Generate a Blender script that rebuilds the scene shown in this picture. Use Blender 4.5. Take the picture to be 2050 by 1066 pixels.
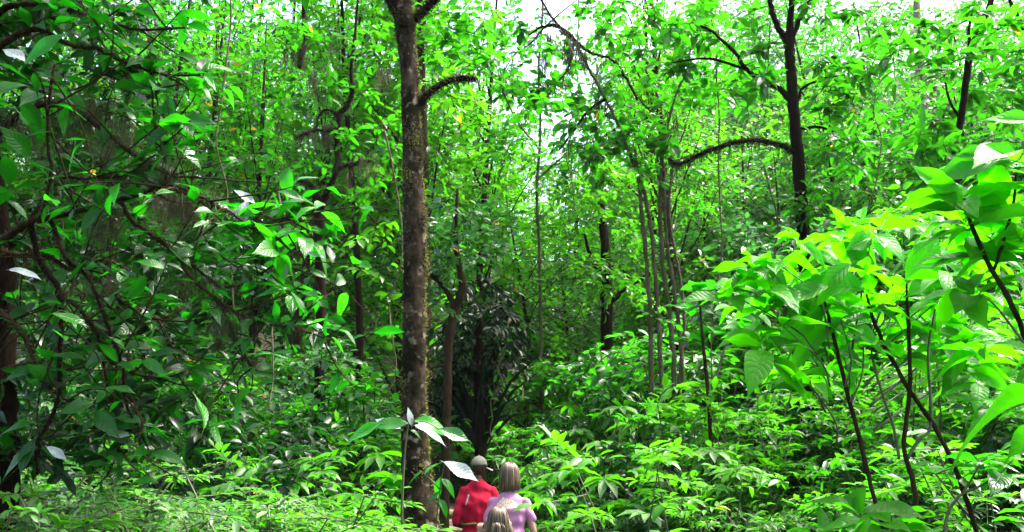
import bpy, bmesh, math, random
import numpy as np
from mathutils import Vector, Matrix

for o in list(bpy.data.objects):
    bpy.data.objects.remove(o, do_unlink=True)
scene = bpy.context.scene
COL = scene.collection
R = math.radians
rng = np.random.default_rng(11)
random.seed(5)

# ------------------------------------------------------------------ camera
PITCH = 13.4
CAM = np.array([0.0, 0.0, 1.6])
FPX = 1708.0
cam_d = bpy.data.cameras.new('camera')
cam_d.sensor_width = 36.0
cam_d.lens = 36.0 * FPX / 2050.0
cam_d.clip_start = 0.05
cam_d.clip_end = 2000
cam = bpy.data.objects.new('camera', cam_d)
COL.objects.link(cam)
cam.location = CAM
cam.rotation_euler = (R(90 + PITCH), 0, 0)
scene.camera = cam

# ------------------------------------------------------------------ sky, sun, exposure
SUN_EL, SUN_AZ = 60.0, 72.0           # azimuth clockwise from +Y (the way the camera looks)
world = bpy.data.worlds.new('World')
scene.world = world
world.use_nodes = True
wn = world.node_tree
wn.nodes.clear()
sky = wn.nodes.new('ShaderNodeTexSky')
sky.sky_type = 'NISHITA'
sky.sun_disc = False
sky.sun_elevation = R(SUN_EL)
sky.sun_rotation = R(SUN_AZ)
sky.air_density = 1.0
sky.dust_density = 6.0
sky.ozone_density = 0.6
bg = wn.nodes.new('ShaderNodeBackground')
bg.inputs['Strength'].default_value = 0.15
wo = wn.nodes.new('ShaderNodeOutputWorld')
wn.links.new(sky.outputs[0], bg.inputs[0])
wn.links.new(bg.outputs[0], wo.inputs[0])

sun_d = bpy.data.lights.new('sun', 'SUN')
sun_d.energy = 2.8
sun_d.angle = R(11)
sun_d.color = (1.0, 0.96, 0.88)
sun = bpy.data.objects.new('sun', sun_d)
COL.objects.link(sun)
sv = Vector((math.sin(R(SUN_AZ)) * math.cos(R(SUN_EL)), math.cos(R(SUN_AZ)) * math.cos(R(SUN_EL)), math.sin(R(SUN_EL))))
sun.rotation_euler = sv.to_track_quat('Z', 'Y').to_euler()
sun.location = (10, 10, 40)

vs = scene.view_settings
vs.view_transform = 'Standard'
vs.look = 'None'
vs.exposure = 2.6
vs.gamma = 1.0
vs.use_curve_mapping = False
cy = scene.cycles
cy.max_bounces = 7
cy.diffuse_bounces = 2
cy.glossy_bounces = 2
cy.transmission_bounces = 5
cy.transparent_max_bounces = 4
cy.caustics_reflective = False
cy.caustics_refractive = False
cy.use_denoising = True
try:
    cy.denoiser = 'OPENIMAGEDENOISE'
    cy.denoising_prefilter = 'ACCURATE'
    cy.denoising_input_passes = 'RGB_ALBEDO_NORMAL'
except Exception:
    pass

_f = np.array([0, math.cos(R(PITCH)), math.sin(R(PITCH))])
_u = np.array([0, -math.sin(R(PITCH)), math.cos(R(PITCH))])
_r = np.array([1.0, 0, 0])


def P(px, py, d):
    """the point of the place that the photograph shows at (px, py), d metres ahead (along +Y)"""
    v = _r * ((px - 1025) / FPX) + _u * ((533 - py) / FPX) + _f
    return CAM + v * (d / v[1])


def PM(d):
    return FPX / (d * 1.02)          # photograph pixels for a metre at d


# ------------------------------------------------------------------ materials
def nodes_of(name):
    m = bpy.data.materials.new(name)
    m.use_nodes = True
    nt = m.node_tree
    nt.nodes.clear()
    out = nt.nodes.new('ShaderNodeOutputMaterial')
    return m, nt, out


def ramp(nt, stops):
    n = nt.nodes.new('ShaderNodeValToRGB')
    cr = n.color_ramp
    while len(cr.elements) < len(stops):
        cr.elements.new(0.5)
    for e, (p, c) in zip(cr.elements, stops):
        e.position = p
        e.color = (*c, 1)
    return n


def leaf_mat(name, dark, light, trans, tw=0.4, rough=0.43, veins=False, by_object=False, yellow=True, ior=1.45, spec=0.5):
    m, nt, out = nodes_of(name)
    L = nt.links.new
    if by_object:
        src = nt.nodes.new('ShaderNodeObjectInfo').outputs['Random']
    else:
        a = nt.nodes.new('ShaderNodeAttribute')
        a.attribute_name = 'tint'
        src = a.outputs['Fac']
    stops = [(0.0, dark), (0.75, light), (0.96, tuple(min(1, c * 1.25) for c in light))]
    tstops = [(0.0, tuple(c * 0.55 for c in trans)), (0.75, trans), (0.96, tuple(c * 1.15 for c in trans))]
    if yellow:
        stops.append((0.985, (0.42, 0.26, 0.02)))
        tstops.append((0.985, (0.5, 0.34, 0.02)))
    rp = ramp(nt, stops)
    rt = ramp(nt, tstops)
    L(src, rp.inputs[0])
    L(src, rt.inputs[0])
    nz = nt.nodes.new('ShaderNodeTexNoise')
    nz.inputs['Scale'].default_value = 14.0 if by_object else 5.0
    nz.inputs['Detail'].default_value = 3.0
    tc = nt.nodes.new('ShaderNodeTexCoord')
    L(tc.outputs['Object'], nz.inputs['Vector'])
    mr = nt.nodes.new('ShaderNodeMapRange')
    mr.inputs['From Min'].default_value = 0.3
    mr.inputs['From Max'].default_value = 0.7
    mr.inputs['To Min'].default_value = 0.72
    mr.inputs['To Max'].default_value = 1.2
    L(nz.outputs['Fac'], mr.inputs['Value'])
    mul = nt.nodes.new('ShaderNodeMix')
    mul.data_type = 'RGBA'
    mul.blend_type = 'MULTIPLY'
    mul.inputs['Factor'].default_value = 1.0
    L(rp.outputs[0], mul.inputs[6])
    L(mr.outputs[0], mul.inputs[7])
    colour = mul.outputs[2]
    tcol = rt.outputs[0]
    bs = nt.nodes.new('ShaderNodeBsdfPrincipled')
    if veins:
        uv = nt.nodes.new('ShaderNodeUVMap')
        sep = nt.nodes.new('ShaderNodeSeparateXYZ')
        L(uv.outputs[0], sep.inputs[0])

        def mth(op, a, b=None, c=None):
            n = nt.nodes.new('ShaderNodeMath')
            n.operation = op
            for i, x in enumerate((a, b, c)):
                if x is None:
                    continue
                if isinstance(x, (int, float)):
                    n.inputs[i].default_value = x
                else:
                    L(x, n.inputs[i])
            return n.outputs[0]
        av = mth('ABSOLUTE', sep.outputs['Y'])
        ph = mth('SUBTRACT', sep.outputs['X'], mth('MULTIPLY', mth('POWER', av, 1.3), 0.22))
        sn = mth('ABSOLUTE', mth('SINE', mth('MULTIPLY', ph, 30.0)))
        side = mth('SUBTRACT', 1.0, mth('MINIMUM', mth('MULTIPLY', sn, 3.2), 1.0))
        mid = mth('SUBTRACT', 1.0, mth('MINIMUM', mth('MULTIPLY', av, 11.0), 1.0))
        vein = mth('MAXIMUM', mth('MULTIPLY', side, 0.6), mid)
        mx = nt.nodes.new('ShaderNodeMix')
        mx.data_type = 'RGBA'
        L(mth('MULTIPLY', vein, 0.4), mx.inputs['Factor'])
        L(colour, mx.inputs[6])
        mx.inputs[7].default_value = (light[0] * 1.8 + .02, light[1] * 1.5 + .02, light[2] * 2 + .01, 1)
        colour = mx.outputs[2]
        mt = nt.nodes.new('ShaderNodeMix')
        mt.data_type = 'RGBA'
        mt.blend_type = 'MULTIPLY'
        L(mth('MULTIPLY', vein, 0.55), mt.inputs['Factor'])
        L(tcol, mt.inputs[6])
        mt.inputs[7].default_value = (0.45, 0.5, 0.4, 1)
        tcol = mt.outputs[2]
        bp = nt.nodes.new('ShaderNodeBump')
        bp.inputs['Strength'].default_value = 0.5
        bp.inputs['Distance'].default_value = 0.004
        L(mth('SUBTRACT', mth('MULTIPLY', sn, 0.5), vein), bp.inputs['Height'])
        L(bp.outputs[0], bs.inputs['Normal'])
    L(colour, bs.inputs['Base Color'])
    bs.inputs['Roughness'].default_value = rough
    bs.inputs['IOR'].default_value = ior
    bs.inputs['Specular IOR Level'].default_value = spec
    tr = nt.nodes.new('ShaderNodeBsdfTranslucent')
    L(tcol, tr.inputs['Color'])
    ms = nt.nodes.new('ShaderNodeMixShader')
    ms.inputs[0].default_value = tw
    L(bs.outputs[0], ms.inputs[1])
    L(tr.outputs[0], ms.inputs[2])
    L(ms.outputs[0], out.inputs[0])
    return m


def bark_mat(name, c1, c2, moss=None, moss_amt=0.4, scale=9.0, pale=None):
    m, nt, out = nodes_of(name)
    L = nt.links.new
    tc = nt.nodes.new('ShaderNodeTexCoord')
    mp = nt.nodes.new('ShaderNodeMapping')
    mp.inputs['Scale'].default_value = (1, 1, 0.4)
    L(tc.outputs['Object'], mp.inputs[0])
    n1 = nt.nodes.new('ShaderNodeTexNoise')
    n1.inputs['Scale'].default_value = scale * 2
    n1.inputs['Detail'].default_value = 8
    n1.inputs['Roughness'].default_value = 0.7
    L(mp.outputs[0], n1.inputs['Vector'])
    rp = ramp(nt, [(0.32, c1), (0.68, c2)])
    L(n1.outputs['Fac'], rp.inputs[0])
    colour = rp.outputs[0]
    n2 = nt.nodes.new('ShaderNodeTexNoise')
    n2.inputs['Scale'].default_value = scale * 0.38
    n2.inputs['Detail'].default_value = 6
    n2.inputs['Roughness'].default_value = 0.65
    L(tc.outputs['Object'], n2.inputs['Vector'])
    if moss:
        mk = ramp(nt, [(0.62 - moss_amt * .4, (0, 0, 0)), (0.75 - moss_amt * .4, (1, 1, 1))])
        L(n2.outputs['Fac'], mk.inputs[0])
        mx = nt.nodes.new('ShaderNodeMix')
        mx.data_type = 'RGBA'
        L(mk.outputs[0], mx.inputs['Factor'])
        L(colour, mx.inputs[6])
        mx.inputs[7].default_value = (*moss, 1)
        colour = mx.outputs[2]
    if pale:
        n3 = nt.nodes.new('ShaderNodeTexVoronoi')
        n3.inputs['Scale'].default_value = scale * 1.2
        n4 = nt.nodes.new('ShaderNodeTexNoise')
        n4.inputs['Scale'].default_value = scale * 1.3
        n4.inputs['Detail'].default_value = 5
        L(tc.outputs['Object'], n4.inputs['Vector'])
        pk = ramp(nt, [(0.58, (0, 0, 0)), (0.68, (1, 1, 1))])
        L(n4.outputs['Fac'], pk.inputs[0])
        mx = nt.nodes.new('ShaderNodeMix')
        mx.data_type = 'RGBA'
        L(pk.outputs[0], mx.inputs['Factor'])
        L(colour, mx.inputs[6])
        mx.inputs[7].default_value = (*pale, 1)
        colour = mx.outputs[2]
    bs = nt.nodes.new('ShaderNodeBsdfPrincipled')
    L(colour, bs.inputs['Base Color'])
    bs.inputs['Roughness'].default_value = 0.95
    bs.inputs['Specular IOR Level'].default_value = 0.05
    bp = nt.nodes.new('ShaderNodeBump')
    bp.inputs['Strength'].default_value = 0.9
    bp.inputs['Distance'].default_value = 0.02
    L(n1.outputs['Fac'], bp.inputs['Height'])
    L(bp.outputs[0], bs.inputs['Normal'])
    L(bs.outputs[0], out.inputs[0])
    return m


def plain(name, c, rough=0.8, var=0.25, scale=20, bump=0.0, stretch=(1, 1, 1), c2=None, spec=0.4):
    m, nt, out = nodes_of(name)
    L = nt.links.new
    tc = nt.nodes.new('ShaderNodeTexCoord')
    mp = nt.nodes.new('ShaderNodeMapping')
    mp.inputs['Scale'].default_value = stretch
    L(tc.outputs['Object'], mp.inputs[0])
    n = nt.nodes.new('ShaderNodeTexNoise')
    n.inputs['Scale'].default_value = scale
    n.inputs['Detail'].default_value = 5
    L(mp.outputs[0], n.inputs['Vector'])
    hi = c2 or tuple(min(1, x * (1 + var)) for x in c)
    rp = ramp(nt, [(0.35, tuple(x * (1 - var) for x in c)), (0.65, hi)])
    L(n.outputs['Fac'], rp.inputs[0])
    bs = nt.nodes.new('ShaderNodeBsdfPrincipled')
    L(rp.outputs[0], bs.inputs['Base Color'])
    bs.inputs['Roughness'].default_value = rough
    bs.inputs['Specular IOR Level'].default_value = spec
    if bump:
        bp = nt.nodes.new('ShaderNodeBump')
        bp.inputs['Strength'].default_value = 0.8
        bp.inputs['Distance'].default_value = bump
        L(n.outputs['Fac'], bp.inputs['Height'])
        L(bp.outputs[0], bs.inputs['Normal'])
    L(bs.outputs[0], out.inputs[0])
    return m


M = {}
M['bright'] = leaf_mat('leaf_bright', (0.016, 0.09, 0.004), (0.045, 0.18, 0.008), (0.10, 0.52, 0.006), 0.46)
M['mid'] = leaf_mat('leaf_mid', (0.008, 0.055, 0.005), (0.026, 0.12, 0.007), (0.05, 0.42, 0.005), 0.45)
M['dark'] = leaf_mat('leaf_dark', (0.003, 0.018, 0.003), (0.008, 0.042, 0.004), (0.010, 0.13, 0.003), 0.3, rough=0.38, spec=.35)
M['grey'] = leaf_mat('leaf_grey', (0.018, 0.055, 0.016), (0.06, 0.13, 0.05), (0.05, 0.26, 0.03), 0.36, rough=0.33)
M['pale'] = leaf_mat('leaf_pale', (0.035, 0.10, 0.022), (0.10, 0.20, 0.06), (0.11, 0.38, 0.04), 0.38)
M['near_bright'] = leaf_mat('leaf_near_bright', (0.022, 0.13, 0.002), (0.045, 0.23, 0.003), (0.082, 0.70, 0.001), 0.56, rough=0.42, spec=.3, veins=True, by_object=True, yellow=False)
M['near_dark'] = leaf_mat('leaf_near_dark', (0.004, 0.036, 0.004), (0.012, 0.10, 0.005), (0.012, 0.34, 0.003), 0.42, rough=0.32, spec=.4, veins=True, by_object=True, yellow=False)
M['near_mid'] = leaf_mat('leaf_near_mid', (0.010, 0.09, 0.005), (0.025, 0.17, 0.006), (0.035, 0.55, 0.004), 0.48, rough=0.22, veins=True, by_object=True, yellow=False, ior=1.6)
M['glint'] = leaf_mat('leaf_glint', (0.15, 0.19, 0.19), (0.22, 0.26, 0.26), (0.2, 0.4, 0.2), 0.18, rough=0.3, veins=True, by_object=True, yellow=False)  # green leaves whose white sky glint is painted into the base colour
M['bark_main'] = bark_mat('bark_main', (0.005, 0.0035, 0.002), (0.060, 0.044, 0.028), (0.008, 0.007, 0.003), 0.46, 8, pale=(0.14, 0.12, 0.09))
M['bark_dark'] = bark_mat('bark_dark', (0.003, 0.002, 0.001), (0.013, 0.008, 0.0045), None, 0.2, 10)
M['bark_moss'] = bark_mat('bark_moss', (0.030, 0.024, 0.016), (0.13, 0.11, 0.078), (0.05, 0.05, 0.016), 0.42, 8)
M['bark_brown'] = bark_mat('bark_brown', (0.008, 0.005, 0.003), (0.040, 0.026, 0.014), (0.02, 0.022, 0.005), 0.25, 8)
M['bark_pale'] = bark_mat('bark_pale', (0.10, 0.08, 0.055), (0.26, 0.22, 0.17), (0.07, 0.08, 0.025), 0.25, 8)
M['twig'] = plain('twig', (0.02, 0.014, 0.008), 0.9, spec=.1)
M['green_stem'] = plain('green_stem', (0.05, 0.06, 0.022), 0.6, 0.4, 12)
M['moss'] = leaf_mat('moss_hair', (0.022, 0.022, 0.008), (0.05, 0.052, 0.018), (0.07, 0.08, 0.02), 0.35, rough=0.8, yellow=False)
M['moss_dark'] = leaf_mat('moss_dark', (0.02, 0.018, 0.008), (0.05, 0.045, 0.018), (0.06, 0.06, 0.02), 0.3, rough=0.85, yellow=False)
M['moss_rim_lit'] = leaf_mat('moss_rim_lit', (0.06, 0.065, 0.014), (0.12, 0.125, 0.028), (0.22, 0.24, 0.04), 0.45, rough=0.85, yellow=False)  # lighter moss tone with rim light painted in


# ------------------------------------------------------------------ mesh collector
class NM:
    def __init__(self):
        self.V = []
        self.n = 0
        self.F = {3: [], 4: []}
        self.FM = {3: [], 4: []}
        self.T = []

    def add(self, verts, faces, mat=0, tint=None):
        n, k = verts.shape[:2]
        self.V.append(verts.reshape(-1, 3))
        if tint is None:
            tint = np.full(n, 0.4)
        self.T.append(np.repeat(np.asarray(tint, float), k))
        base = self.n + np.arange(n)[:, None] * k
        for f in faces:
            self.F[len(f)].append(base + np.array(f)[None, :])
            self.FM[len(f)].append(np.full(n, mat, int))
        self.n += n * k

    def mesh(self, name, mats):
        me = bpy.data.meshes.new(name)
        V = np.concatenate(self.V).astype(np.float32)
        tri = np.concatenate(self.F[3]) if self.F[3] else np.zeros((0, 3), int)
        qd = np.concatenate(self.F[4]) if self.F[4] else np.zeros((0, 4), int)
        mi = np.concatenate(self.FM[3] + self.FM[4]).astype(np.int32)
        loops = np.concatenate([tri.ravel(), qd.ravel()]).astype(np.int32)
        tot = np.concatenate([np.full(len(tri), 3), np.full(len(qd), 4)]).astype(np.int32)
        start = np.concatenate([[0], np.cumsum(tot)[:-1]]).astype(np.int32)
        me.vertices.add(len(V))
        me.vertices.foreach_set('co', V.ravel())
        me.loops.add(len(loops))
        me.loops.foreach_set('vertex_index', loops)
        me.polygons.add(len(tot))
        me.polygons.foreach_set('loop_start', start)
        me.polygons.foreach_set('loop_total', tot)
        me.polygons.foreach_set('material_index', mi)
        me.polygons.foreach_set('use_smooth', np.ones(len(tot), bool))
        at = me.attributes.new('tint', 'FLOAT', 'POINT')
        at.data.foreach_set('value', np.concatenate(self.T).astype(np.float32))
        for m in mats:
            me.materials.append(m)
        me.update(calc_edges=True)
        return me


def nrm(a):
    return a / np.maximum(np.linalg.norm(a, axis=-1, keepdims=True), 1e-9)


LEAF8 = (np.array([(0, 0, 0), (.28, -.42, .07), (.28, 0, 0), (.28, .42, .07), (.66, -.40, .03), (.66, 0, -.05), (.66, .40, .03), (1, 0, -.17)]),
         [(0, 2, 1), (0, 3, 2), (1, 2, 5, 4), (2, 3, 6, 5), (4, 5, 7), (5, 6, 7)])
LEAF4 = (np.array([(0, 0, 0), (.48, -.5, .06), (.48, 0, -.02), (.48, .5, .06), (1, 0, -.12)]),
         [(0, 2, 1), (0, 3, 2), (1, 2, 4), (2, 3, 4)])


def add_leaves(nm, pos, D, N, L, W, tint, mat=0, T=LEAF8):
    D = nrm(D)
    N = nrm(N - D * np.sum(N * D, 1, keepdims=True))
    S = np.cross(D, N)
    tv, faces = T
    v = pos[:, None, :] + D[:, None, :] * (tv[None, :, 0:1] * L[:, None, None]) + S[:, None, :] * (tv[None, :, 1:2] * W[:, None, None]) + N[:, None, :] * (tv[None, :, 2:3] * L[:, None, None])
    nm.add(v, faces, mat, tint)


def add_sticks(nm, A, B, ra, rb, mat=0, tint=None):
    d = nrm(B - A)
    h = np.where(np.abs(d[:, 2:3]) > 0.9, np.array([[1.0, 0, 0]]), np.array([[0, 0, 1.0]]))
    s = nrm(np.cross(d, h))
    t = np.cross(d, s)
    vs_ = []
    for P0, r in ((A, ra), (B, rb)):
        r = np.broadcast_to(np.asarray(r, float), (len(A),))[:, None]
        for a in (0, 2.0944, 4.18879):
            vs_.append(P0 + (s * math.cos(a) + t * math.sin(a)) * r)
    v = np.stack(vs_, 1)
    nm.add(v, [(0, 1, 4, 3), (1, 2, 5, 4), (2, 0, 3, 5)], mat, tint)


def smooth_line(pts, sub=4):
    p = np.asarray(pts, float)
    if len(p) < 3:
        return np.array([p[0] + (p[-1] - p[0]) * t for t in np.linspace(0, 1, sub + 1)])
    q = np.vstack([2 * p[0] - p[1], p, 2 * p[-1] - p[-2]])
    out = []
    for i in range(1, len(q) - 2):
        for t in np.linspace(0, 1, sub, endpoint=False):
            a, b, c, d = q[i - 1], q[i], q[i + 1], q[i + 2]
            out.append(0.5 * (2 * b + (c - a) * t + (2 * a - 5 * b + 4 * c - d) * t * t + (3 * b - a - 3 * c + d) * t ** 3))
    out.append(p[-1])
    return np.array(out)


def tube(nm, pts, radii, n=7, mat=0, sub=4, rough=0.0, wob=0.0, tint=0.4, relief=0.0):
    p = smooth_line(pts, sub)
    m = len(p)
    r = np.interp(np.linspace(0, 1, m), np.linspace(0, 1, len(radii)), radii)
    if wob:
        p = p + rng.normal(0, 1, (m, 3)) * (r * wob)[:, None]
    tan = nrm(np.gradient(p, axis=0))
    ref = np.array([0.3, 0.9, 0.1]) if abs(tan[0][1]) < 0.8 else np.array([1.0, 0, 0])
    s = nrm(np.cross(tan, ref))
    t = np.cross(tan, s)
    ang = np.linspace(0, 2 * math.pi, n, endpoint=False)
    rr = r[:, None] * (1 + (rng.normal(0, rough, (m, n)) if rough else 0))
    if relief:
        zz = np.concatenate([[0], np.cumsum(np.linalg.norm(np.diff(p, axis=0), axis=1))])[:, None]
        an_ = ang[None, :]
        rl = sum(w_ * np.sin(a_ * an_ + b_ * zz + c_) for w_, a_, b_, c_ in ((.5, 2, 3.1, 0), (.45, 3, -7.3, 1), (.4, 5, 11.7, 2), (.35, 7, -19, .5), (.3, 4, 29, 4), (.5, 1, 5.3, 3)))
        rr = rr * (1 + relief * rl)
    v = p[:, None, :] + (s[:, None, :] * np.cos(ang)[None, :, None] + t[:, None, :] * np.sin(ang)[None, :, None]) * rr[:, :, None]
    v = v.reshape(1, -1, 3)
    faces = []
    for i in range(m - 1):
        for j in range(n):
            k = (j + 1) % n
            faces.append((i * n + j, i * n + k, (i + 1) * n + k, (i + 1) * n + j))
    # close the ends with a point
    v = np.concatenate([v, p[None, :1], p[None, -1:] + tan[None, -1:] * r[-1]], 1)
    for j in range(n):
        k = (j + 1) % n
        faces.append((m * n, k, j))
        faces.append((m * n + 1, (m - 1) * n + j, (m - 1) * n + k))
    nm.add(v, faces, mat, [tint])
    return p, r


def rdir(n, zscale=1.0, zadd=0.0):
    d = nrm(rng.normal(0, 1, (n, 3)))
    d[:, 2] = d[:, 2] * zscale + zadd
    return nrm(d)


def sprays(nm, O, D, Ln, K, leaf, aspect, tint, ml=0, mtw=1, droop=0.25, T=LEAF8, up=0.5, twig_r=0.006, flop=0.25):
    n = len(O)
    D = nrm(D)
    side = nrm(np.cross(D, np.array([[0, 0, 1.0]]) + rng.normal(0, .15, (n, 3))))
    E = O + D * Ln[:, None] + np.array([0, 0, -1.0]) * (droop * Ln)[:, None]
    if twig_r:
        add_sticks(nm, O, E, twig_r, twig_r * 0.4, mtw)
    ts = (np.arange(K) + 1.0) / K
    for k in range(K):
        t = np.clip(ts[k] + rng.normal(0, .04, n), .05, 1)
        pos = O + (E - O) * t[:, None] + np.array([0, 0, 1.0]) * (0.5 * droop * Ln * t * (1 - t))[:, None]
        sg = 1 if k % 2 == 0 else -1
        if k == K - 1:
            LD = D + rng.normal(0, .2, (n, 3)) + np.array([0, 0, -flop])
        else:
            LD = D * 0.55 + side * (0.85 * sg) + rng.normal(0, .28, (n, 3)) + np.array([0, 0, -flop])
        N = np.array([0, 0, 1.0]) + rng.normal(0, up, (n, 3))
        ll = leaf * rng.uniform(0.65, 1.2, n)
        add_leaves(nm, pos, LD, N, ll, ll * aspect * rng.uniform(.85, 1.15, n), np.clip(tint + rng.normal(0, .14, n), 0, 0.95) * 1.0 + (rng.random(n) > .9975) * 2, ml, T)


def crown(nm, C, rad, nsp, K, leaf, aspect=0.45, ml=0, mtw=1, T=LEAF8, droop=.25, up=.5, zs=.6, flop=.25):
    m = len(C)
    O = np.repeat(C, nsp, 0)
    rr = np.repeat(rad, nsp)
    D = rdir(m * nsp, zs, 0.08)
    tint = np.repeat(rng.uniform(.1, .85, m), nsp)
    O = O + rng.normal(0, .18, O.shape) * rr[:, None]
    sprays(nm, O, D, rr * rng.uniform(.45, 1.05, m * nsp), K, leaf, aspect, tint, ml, mtw, droop, T, up, 0.005 + 0.004 * float(np.mean(rad)), flop)


def strands(nm, A, length, width, mat=0, lean=0.12, segs=3, tint=None):
    """hanging beard moss: ribbons that fall from the points A"""
    n = len(A)
    az = rng.uniform(0, math.pi, n)
    s = np.stack([np.cos(az), np.sin(az), np.zeros(n)], 1)
    L = length * rng.uniform(.25, 1.0, n) ** 1.3
    w = width * rng.uniform(.6, 1.4, n)
    drift = rng.normal(0, lean, (n, 3))
    drift[:, 2] = 0
    rows = []
    for i in range(segs + 1):
        t = i / segs
        c = A + np.array([0, 0, -1.0]) * (L * t)[:, None] + drift * (L * t * t)[:, None] + rng.normal(0, .02, (n, 3)) * (L * (t > 0))[:, None]
        ww = (w * (1 - t * 0.85))[:, None]
        rows += [c - s * ww, c + s * ww]
    v = np.stack(rows, 1)
    faces = [(2 * i, 2 * i + 1, 2 * i + 3, 2 * i + 2) for i in range(segs)]
    nm.add(v, faces, mat, rng.uniform(0, .95, n) if tint is None else tint)


def fuzz(nm, path, radius, n, length, width, mat=0, up=0.3):
    """short moss tufts standing out of a limb"""
    k = rng.integers(0, len(path) - 1, n)
    f = rng.random(n)[:, None]
    c = path[k] * (1 - f) + path[k + 1] * f
    r = radius[k]
    tan = nrm(path[k + 1] - path[k])
    d = rng.normal(0, 1, (n, 3))
    d = nrm(d - tan * np.sum(d * tan, 1, keepdims=True))
    A = c + d * (r * 0.9)[:, None]
    D = d + rng.normal(0, .4, (n, 3)) + np.array([0, 0, up])
    L = length * rng.uniform(.4, 1.3, n)
    add_leaves(nm, A, D, rng.normal(0, 1, (n, 3)), L, L * width, rng.uniform(0, .95, n), mat, LEAF4)


# ------------------------------------------------------------------ object helpers
def put(name, me, parent=None, kind=None):
    o = bpy.data.objects.new(name, me)
    COL.objects.link(o)
    if parent is not None:
        o.parent = parent
    if kind:
        o['kind'] = kind
    return o


def tag(o, label, cat, group=None, kind=None):
    o['label'] = label
    o['category'] = cat
    if group:
        o['group'] = group
    if kind:
        o['kind'] = kind
    return o


def root(name, loc, label, cat, group=None):
    o = bpy.data.objects.new(name, None)
    o.empty_display_size = 0.2
    COL.objects.link(o)
    o.location = Vector([float(x) for x in loc])
    return tag(o, label, cat, group)


def part(name, nm, mats, parent, kind=None, mesh=None):
    """a part whose mesh is given in world coordinates, hung under the thing's Empty"""
    me = nm.mesh(name, mats)
    off = Vector(parent.location)
    me.transform(Matrix.Translation(-off))
    return put(name, me, parent, kind)


# ------------------------------------------------------------------ terrain
PATHY = np.array([-12, 0, 8.5, 12, 15, 20, 26, 40, 200.0])
PATHX = np.array([0.3, 0.0, -.25, -.55, -1.1, -2.6, -5, -10, -60.0])


def sst(a, b, x):
    t = np.clip((x - a) / (b - a), 0, 1)
    return t * t * (3 - 2 * t)


def ground(x, y):
    x = np.asarray(x, float)
    y = np.asarray(y, float)
    s = x - np.interp(y, PATHY, PATHX)
    z = 0.95 * sst(8.8, 16, y) + 0.05 * np.maximum(0, y - 16) * sst(16, 24, y)
    side = sst(1.5, 9, y)
    z = z + side * (0.34 * np.clip(s - 0.9, 0, 6.5) + 0.10 * np.clip(-s - 1.0, 0, 8))
    sl = 0.26 + 0.34 * sst(-4, 14, x - 0.1 * y)
    hill = np.where(y > 26, np.minimum(y - 26, 70), 0)
    z = z + sl * hill * sst(26, 40, y) + 0.02 * np.maximum(0, y - 96)
    off = sst(0.7, 1.6, np.abs(s))
    z = z + off * (0.10 * np.sin(x * 1.3 + 1) * np.cos(y * 0.9) + 0.06 * np.sin(x * 3.1 + y * 2.2)) + 0.02 * np.sin(x * 7 + y * 5)
    return z


gx = np.concatenate([np.linspace(-300, -42, 14), np.linspace(-40, -8.5, 40), np.linspace(-8, 8, 81), np.linspace(8.5, 40, 40), np.linspace(42, 300, 14)])
gy = np.concatenate([np.linspace(-40, -3, 10), np.linspace(-2, 26, 113), np.linspace(27, 60, 34), np.linspace(64, 400, 40)])
XX, YY = np.meshgrid(gx, gy)
ZZ = ground(XX, YY)
nmg = NM()
gv = np.stack([XX, YY, ZZ], -1).reshape(1, -1, 3)
nxg = len(gx)
gf = []
ii, jj = np.meshgrid(np.arange(len(gy) - 1), np.arange(nxg - 1), indexing='ij')
a = (ii * nxg + jj).ravel()
quads = np.stack([a, a + 1, a + nxg + 1, a + nxg], 1)
nmg.V.append(gv.reshape(-1, 3))
nmg.T.append(np.full(gv.shape[1], .5))
nmg.n = gv.shape[1]
nmg.F[4].append(quads)
nmg.FM[4].append(np.zeros(len(quads), int))
M['soil'] = plain('forest_soil', (0.014, 0.009, 0.005), 0.95, 0.5, 6, 0.05, c2=(0.024, 0.020, 0.008), spec=.1)
g_o = put('ground', nmg.mesh('ground', [M['soil']]))
g_o['kind'] = 'structure'
g_o['label'] = 'dark forest floor soil rising to a slope behind'

# trodden path, a sheet just above the floor
nmp = NM()
ys = np.linspace(-6, 25, 94)
cxp = np.interp(ys, PATHY, PATHX)
hw = 0.62 + 0.10 * np.sin(ys * 1.7) + 0.05 * np.sin(ys * 4.3)
cols = np.linspace(-1, 1, 9)
px_ = cxp[:, None] + hw[:, None] * cols[None, :]
py_ = np.repeat(ys[:, None], 9, 1)
pz_ = ground(px_, py_) + 0.012 - 0.02 * (np.abs(cols)[None, :] > .9)
pv = np.stack([px_, py_, pz_], -1).reshape(1, -1, 3)
nmp.add(pv, [(i * 9 + j, i * 9 + j + 1, (i + 1) * 9 + j + 1, (i + 1) * 9 + j) for i in range(len(ys) - 1) for j in range(8)])
M['path'] = plain('path_earth', (0.07, 0.052, 0.036), 0.95, 0.4, 9, 0.03, c2=(0.13, 0.105, 0.08), spec=.1)
p_o = put('path', nmp.mesh('path', [M['path']]))
p_o['kind'] = 'structure'
p_o['label'] = 'trodden pale earth path the walkers stand on'

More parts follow.
